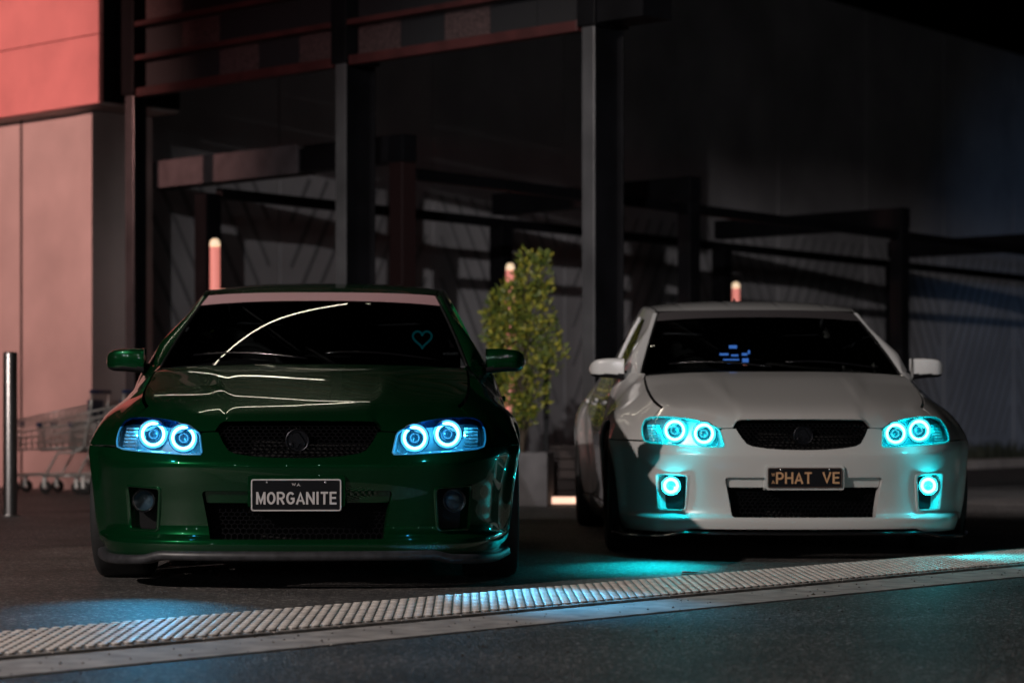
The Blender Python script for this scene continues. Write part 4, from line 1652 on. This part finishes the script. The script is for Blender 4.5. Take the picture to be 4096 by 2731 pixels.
    def rC(b): return np.stack([0 * b, 1.952 + 1.46 * b, rcz(b)], -1)

    def rR(a):
        e = rS(np.array([1.]))[0]
        return np.stack([a * e[0], 3.412 + (e[1] - 3.412) * a ** 2, 1.378 + (e[2] - 1.378) * a ** 3], -1)
    def rcrown(a, b):
        if green: return 0 * a * b
        w = np.zeros_like(a * b)
        for c in (.25, .74):
            w = w - .0035 * np.exp(-((a - c) / .022) ** 2) * np.sin(math.pi * b) ** .6
        return w
    Pr = coons_half(rF, rS, rC, rR, 60, 30, 3.0, rcrown)
    grid_surface("roof", mirror_grid(Pr), paint, car)
    # roof rail strips closing the gutter
    yy = np.linspace(2.08, 3.36, 26)
    for sg in (1, -1):
        o1 = side_pt(yy, ZR(yy) - .001)
        i1 = o1 + np.array([-.012, 0, .0075])
        i2 = o1 + np.array([-.024, 0, .006])
        i3 = o1 + np.array([-.027, 0, -.008])
        i4 = o1 + np.array([-.034, 0, -.004])
        grid_surface("roof_rail", np.stack([o1, i1, i2], 1) * np.array([sg, 1, 1]), paint, car)
        grid_surface("roof_gutter", np.stack([i2, i3, i4], 1) * np.array([sg, 1, 1]), M['black_matte'], car)
    if not green:
        fin = [(-.006, 3.05, 1.398), (.006, 3.05, 1.398), (.006, 3.22, 1.392), (-.006, 3.22, 1.392), (-.002, 3.20, 1.452), (.002, 3.20, 1.452), (.002, 3.23, 1.445), (-.002, 3.23, 1.445)]
        mesh_obj("roof_antenna", fin, [(0, 1, 5, 4), (1, 2, 6, 5), (2, 3, 7, 6), (3, 0, 4, 7), (4, 5, 6, 7)], M['black_gloss'], car)
    # ---------------- rear window, boot
    bt = np.linspace(0, 1, 12)
    aa = np.linspace(-1, 1, 25)
    Rg = np.zeros((12, 25, 3))
    for i, b in enumerate(bt):
        x = (.565 * (1 - b) + .66 * b) * aa
        Rg[i, :, 0] = x
        Rg[i, :, 1] = (3.412 - .07 * aa ** 2) * (1 - b) + (4.10 - .06 * aa ** 2) * b
        Rg[i, :, 2] = (1.375 - .045 * aa ** 4) * (1 - b) + 1.03 * b + .03 * math.sin(math.pi * b)
    grid_surface("rear_window", Rg, M['glass'], car)
    Bt = np.zeros((10, 25, 3))
    for i, b in enumerate(np.linspace(0, 1, 10)):
        y = 4.10 + .70 * b
        s = s_at_y(min(y, 4.83))
        xe = float(wrap_raw(np.array([s]), np.array([f_zt(s)]))[0][0]) * .995
        Bt[i, :, 0] = xe * aa
        Bt[i, :, 1] = y - .10 * aa ** 2 * b
        Bt[i, :, 2] = 1.03 - .04 * b - .045 * np.abs(aa) ** 3
    grid_surface("boot_lid", Bt, paint, car)
    # cowl
    cw = MB()
    A_ = np.linspace(-1, 1, 31)
    base = wind(A_, np.zeros(31))
    hd = np.stack([R1[0] * A_, R0y + (R1[1] - R0y) * A_ ** 2, np.full(31, .945)], -1)
    lowp = (base + hd) / 2 - np.array([0, 0, .02])
    grid_surface("cowl_panel", np.stack([hd - np.array([0, .03, .012]), lowp, base + np.array([0, .02, -.006])], 0), M['black_matte'], car)
    # wipers
    for (x0, x1) in ((-.02, -.56), (.58, .06)):
        w = MB()
        pts = []
        for t_ in np.linspace(0, 1, 10):
            x = x0 + (x1 - x0) * t_
            a = x / .70
            q = wind(np.array([a]), np.array([.035 + .07 * math.sin(t_ * 2.2)]))[0]
            pts.append(Vector((q[0], q[1] - .012, q[2] + .010)))
        w.tube(pts, .0055, 6)
        w.build("wiper", M['black_gloss'], car, True)
    # ---------------- cabin
    cb = MB()
    cb.box((0, 2.55, .50), (1.50, 2.2, .06))
    cb.box((0, 3.65, .80), (1.40, .10, .60))
    cb.box((0, 1.42, .72), (1.40, .12, .40))
    cb.build("cabin_tub", M['interior'], car)
    ds = MB()
    Vd, Fd = [], []
    for (y, z) in ((1.27, .925), (1.45, .950), (1.72, .965), (1.80, .93), (1.82, .72)):
        for x in np.linspace(-.68, .68, 17):
            Vd.append((x, y, z + .028 * math.exp(-((x + .36) / .16) ** 2) * (1 if 1.4 < y < 1.78 else 0)))
    for i in range(4):
        for j in range(16):
            Fd.append((i * 17 + j, i * 17 + j + 1, (i + 1) * 17 + j + 1, (i + 1) * 17 + j))
    mesh_obj("dashboard", Vd, Fd, M['interior'], car, True)
    sw_ = MB()
    sw_.tube([(-.36 + .18 * math.cos(a), 1.95 + .05 * math.sin(a), .90 + .17 * math.sin(a)) for a in np.linspace(0, 2 * math.pi, 25)[:-1]], .014, 8, closed=True)
    sw_.box((-.36, 1.95, .90), (.30, .04, .05), None, .01)
    sw_.build("steering_wheel", M['interior'], car, True)
    for x in (-.36, .36):
        st = MB()
        st.box((x, 2.45, .64), (.50, .50, .16), None, .05)
        st.box((x, 2.72, .93), (.48, .14, .52), (Vector((1, 0, 0)), Vector((0, .97, .24)), Vector((0, -.24, .97))), .05)
        st.box((x, 2.80, 1.22), (.25, .10, .15), None, .04)
        st.build("seat", M['interior'], car, True)
    MB().box((0, 1.98, 1.235), (.24, .03, .07), None, .012).build("rear_view_mirror", M['interior'], car)
    # ---------------- splitter
    sp_s = np.linspace(-1, 1, 121) * (S_AX - .335)
    if green:
        zc = pchip([0, s_at_x(.54), s_at_x(.63), s_at_x(.80), S_AX - .30], [.148, .148, .128, .122, .136])(np.abs(sp_s))
        hgt, outw = .040, .016
        prof = [(-.03, .5), (.004, .5), (.018, .30), (.020, -.30), (.006, -.5), (-.05, -.5)]
    else:
        zc = pchip([0, s_at_x(.56), s_at_x(.66), s_at_x(.80), S_AX - .30], [.138, .138, .118, .112, .118])(np.abs(sp_s))
        hgt, outw = .016, .05
        prof = [(-.06, .5), (.045, .5), (.052, .15), (.052, -.3), (.046, -.5), (-.08, -.5)]
    P_, N_ = wrap(sp_s, np.full_like(sp_s, .17))
    Nh = N_.copy()
    Nh[:, 2] = 0
    Nh /= np.linalg.norm(Nh, axis=1, keepdims=True)
    rowsp = []
    for (o1, hz) in prof:
        q = P_ + Nh * o1
        q[:, 2] = zc + hz * hgt
        rowsp.append(q)
    G_ = np.stack(rowsp, 0)
    spo = grid_surface("splitter", G_, M['rubber_lip'] if green else M['black_gloss'], car)
    spo.data.polygons.foreach_set("use_smooth", [False] * len(spo.data.polygons)) if not green else None
    if not green:
        for sg in (1, -1):
            s_ = S_AX - .42
            Pq, Nq = wrap(np.array([s_ - .10, s_ + .08]), np.array([.17, .17]))
            a_, b_ = (Pq[0] + Nq[0] * .03) * np.array([sg, 1, 1]), (Pq[1] + Nq[1] * .045) * np.array([sg, 1, 1])
            w_ = .004
            Vf = [(a_[0] - w_, a_[1], .118), (b_[0] - w_, b_[1], .118), (b_[0] - w_, b_[1], .185), (a_[0] + w_, a_[1], .118), (b_[0] + w_, b_[1], .118), (b_[0] + w_, b_[1], .185)]
            mesh_obj("splitter_fin", Vf, [(0, 1, 2), (5, 4, 3), (0, 2, 5, 3), (1, 4, 5, 2), (0, 3, 4, 1)], M['black_gloss'], car)
    # ---------------- underbody
    ub = MB()
    ub.box((0, 2.4, .36), (1.16, 4.2, .40))
    ub.box((0, .60, .44), (1.0, .55, .42))
    ub.box((0, 2.35, .52), (1.62, 2.0, .50))
    ub.box((0, 2.3, .74), (1.30, 3.4, .12))
    ub.box((0, .32, .42), (1.02, .14, .46))
    ub.build("underbody", dark, car)
    for sg in (1, -1):
        for yw_ in (.91, 3.825):
            lin = MB()
            V, F = [], []
            for i, an in enumerate(np.linspace(-.2, math.pi + .2, 20)):
                for xx in (.56, .86):
                    V.append((sg * xx, yw_ + .375 * math.cos(an), ZW + .375 * math.sin(an)))
            F = [(2 * i, 2 * i + 1, 2 * i + 3, 2 * i + 2) for i in range(19)]
            mesh_obj("wheel_liner", V, F, dark, car)
    return car


def wind(a, b):
    a = np.asarray(a, float)
    b = np.asarray(b, float)
    bx, by, bz = .715 * a, 1.135 + .25 * a ** 2, .957 - .004 * a ** 2
    tx, ty, tz = .565 * a, 1.945 + .135 * a ** 2, 1.322 - .010 * a ** 4
    P = np.stack([bx + (tx - bx) * b, by + (ty - by) * b, bz + (tz - bz) * b], -1)
    bul = .035 * 4 * b * (1 - b) * (1 - .5 * a ** 2)
    P[..., 1] -= bul * .35
    P[..., 2] += bul * .8
    return P


M['eyelid'] = glass_mat("tinted_eyelid", (.02, .05, .12))

green_car = build_car(dict(
    name="green_sedan", loc=(-.887, 9.95, 0), yaw=.028, paint='paint_green',
    label="glossy dark green lowered sedan with glowing blue headlight rings",
    glow=(.05, .55, 1.0), led=1.15,
    beams=[(.60, .62, (38, 190), ((.60, -1.12), (.98, -.50)), 52, 1.0)]))
white_car = build_car(dict(
    name="white_sedan", loc=(1.454, 12.0, 0), yaw=.018, paint='paint_white',
    label="white lowered sedan with glowing cyan headlight and fog light rings",
    glow=(.0, .88, 1.0), led=1.9,
    beams=[(.58, .63, (95, 10), ((.80, -.40), (1.0, -.25)), 50, 1.0), (.65, .367, (14, 26), ((.92, -.32), (1.05, -.14)), (58, 84), 1.0)]))


# ornaments behind the windscreens
def car_pt(car, p):
    return car.matrix_basis @ Vector(p)


h = empty("heart_ornament", car_pt(green_car, (.50, 1.93, 1.10)))
tag(h, "heart shaped ornament with added teal glow hanging behind the green car's windscreen", "ornament")
pts = []
for a in np.linspace(0, 2 * math.pi, 41)[:-1]:
    pts.append((.0029 * 16 * math.sin(a) ** 3, 0, .0029 * (13 * math.cos(a) - 5 * math.cos(2 * a) - 2 * math.cos(3 * a) - math.cos(4 * a))))
MB().tube(pts, .0055, 6, closed=True).build("heart", M['heart'], h, True)
MB().box((0, 0, .10), (.016, .002, .13)).build("ribbon", M['interior'], h)
p = empty("palm_ornament", car_pt(white_car, (-.02, 1.48, .960)))
tag(p, "small green palm tree ornament on the white car's dashboard", "ornament")
MB().tube([(0, 0, 0), (.004, 0, .05), (0, 0, .085)], [.004, .003, .0025], 6).build("trunk", M['bark'], p)
fr = MB()
for k in range(14):
    a = 2 * math.pi * k / 14
    up = .4 + .5 * (k % 3) / 2
    d = Vector((math.cos(a), math.sin(a), 0))
    fr.add([Vector((0, 0, .085)) + d.cross(UP) * .004, Vector((0, 0, .085)) - d.cross(UP) * .004,
            Vector((0, 0, .085 + .03 * up)) + d * .026 + d.cross(UP) * .007, Vector((0, 0, .085 + .03 * up)) + d * .026 - d.cross(UP) * .007,
            Vector((0, 0, .085 - .01 + .02 * up)) + d * .045], [(0, 1, 3, 2), (2, 3, 4)])
fr.build("fronds", M['palm'], p)
q = empty("phone_screen", car_pt(white_car, (-.17, 1.62, 1.045)))
tag(q, "small lit blue screen glowing behind the white car's windscreen", "screen")
MB().box((0, .012, .0), (.19, .012, .14), None, .005).build("case", M['interior'], q)
for (x, z, w, hh, mm) in ((-.01, .06, .045, .018, 'screen'), (-.06, .018, .05, .012, 'screen'), (0, .012, .04, .010, 'screen'), (.055, .018, .03, .014, 'screen'),
                          (-.02, -.012, .09, .008, 'screen'), (-.02, -.030, .04, .010, 'screen'), (.06, -.016, .035, .022, 'screen'), (.06, -.038, .028, .010, 'screen_red'), (.08, .03, .012, .02, 'screen')):
    MB().box((x, .004, z), (w, .003, hh)).build("icon", M[mm], q)
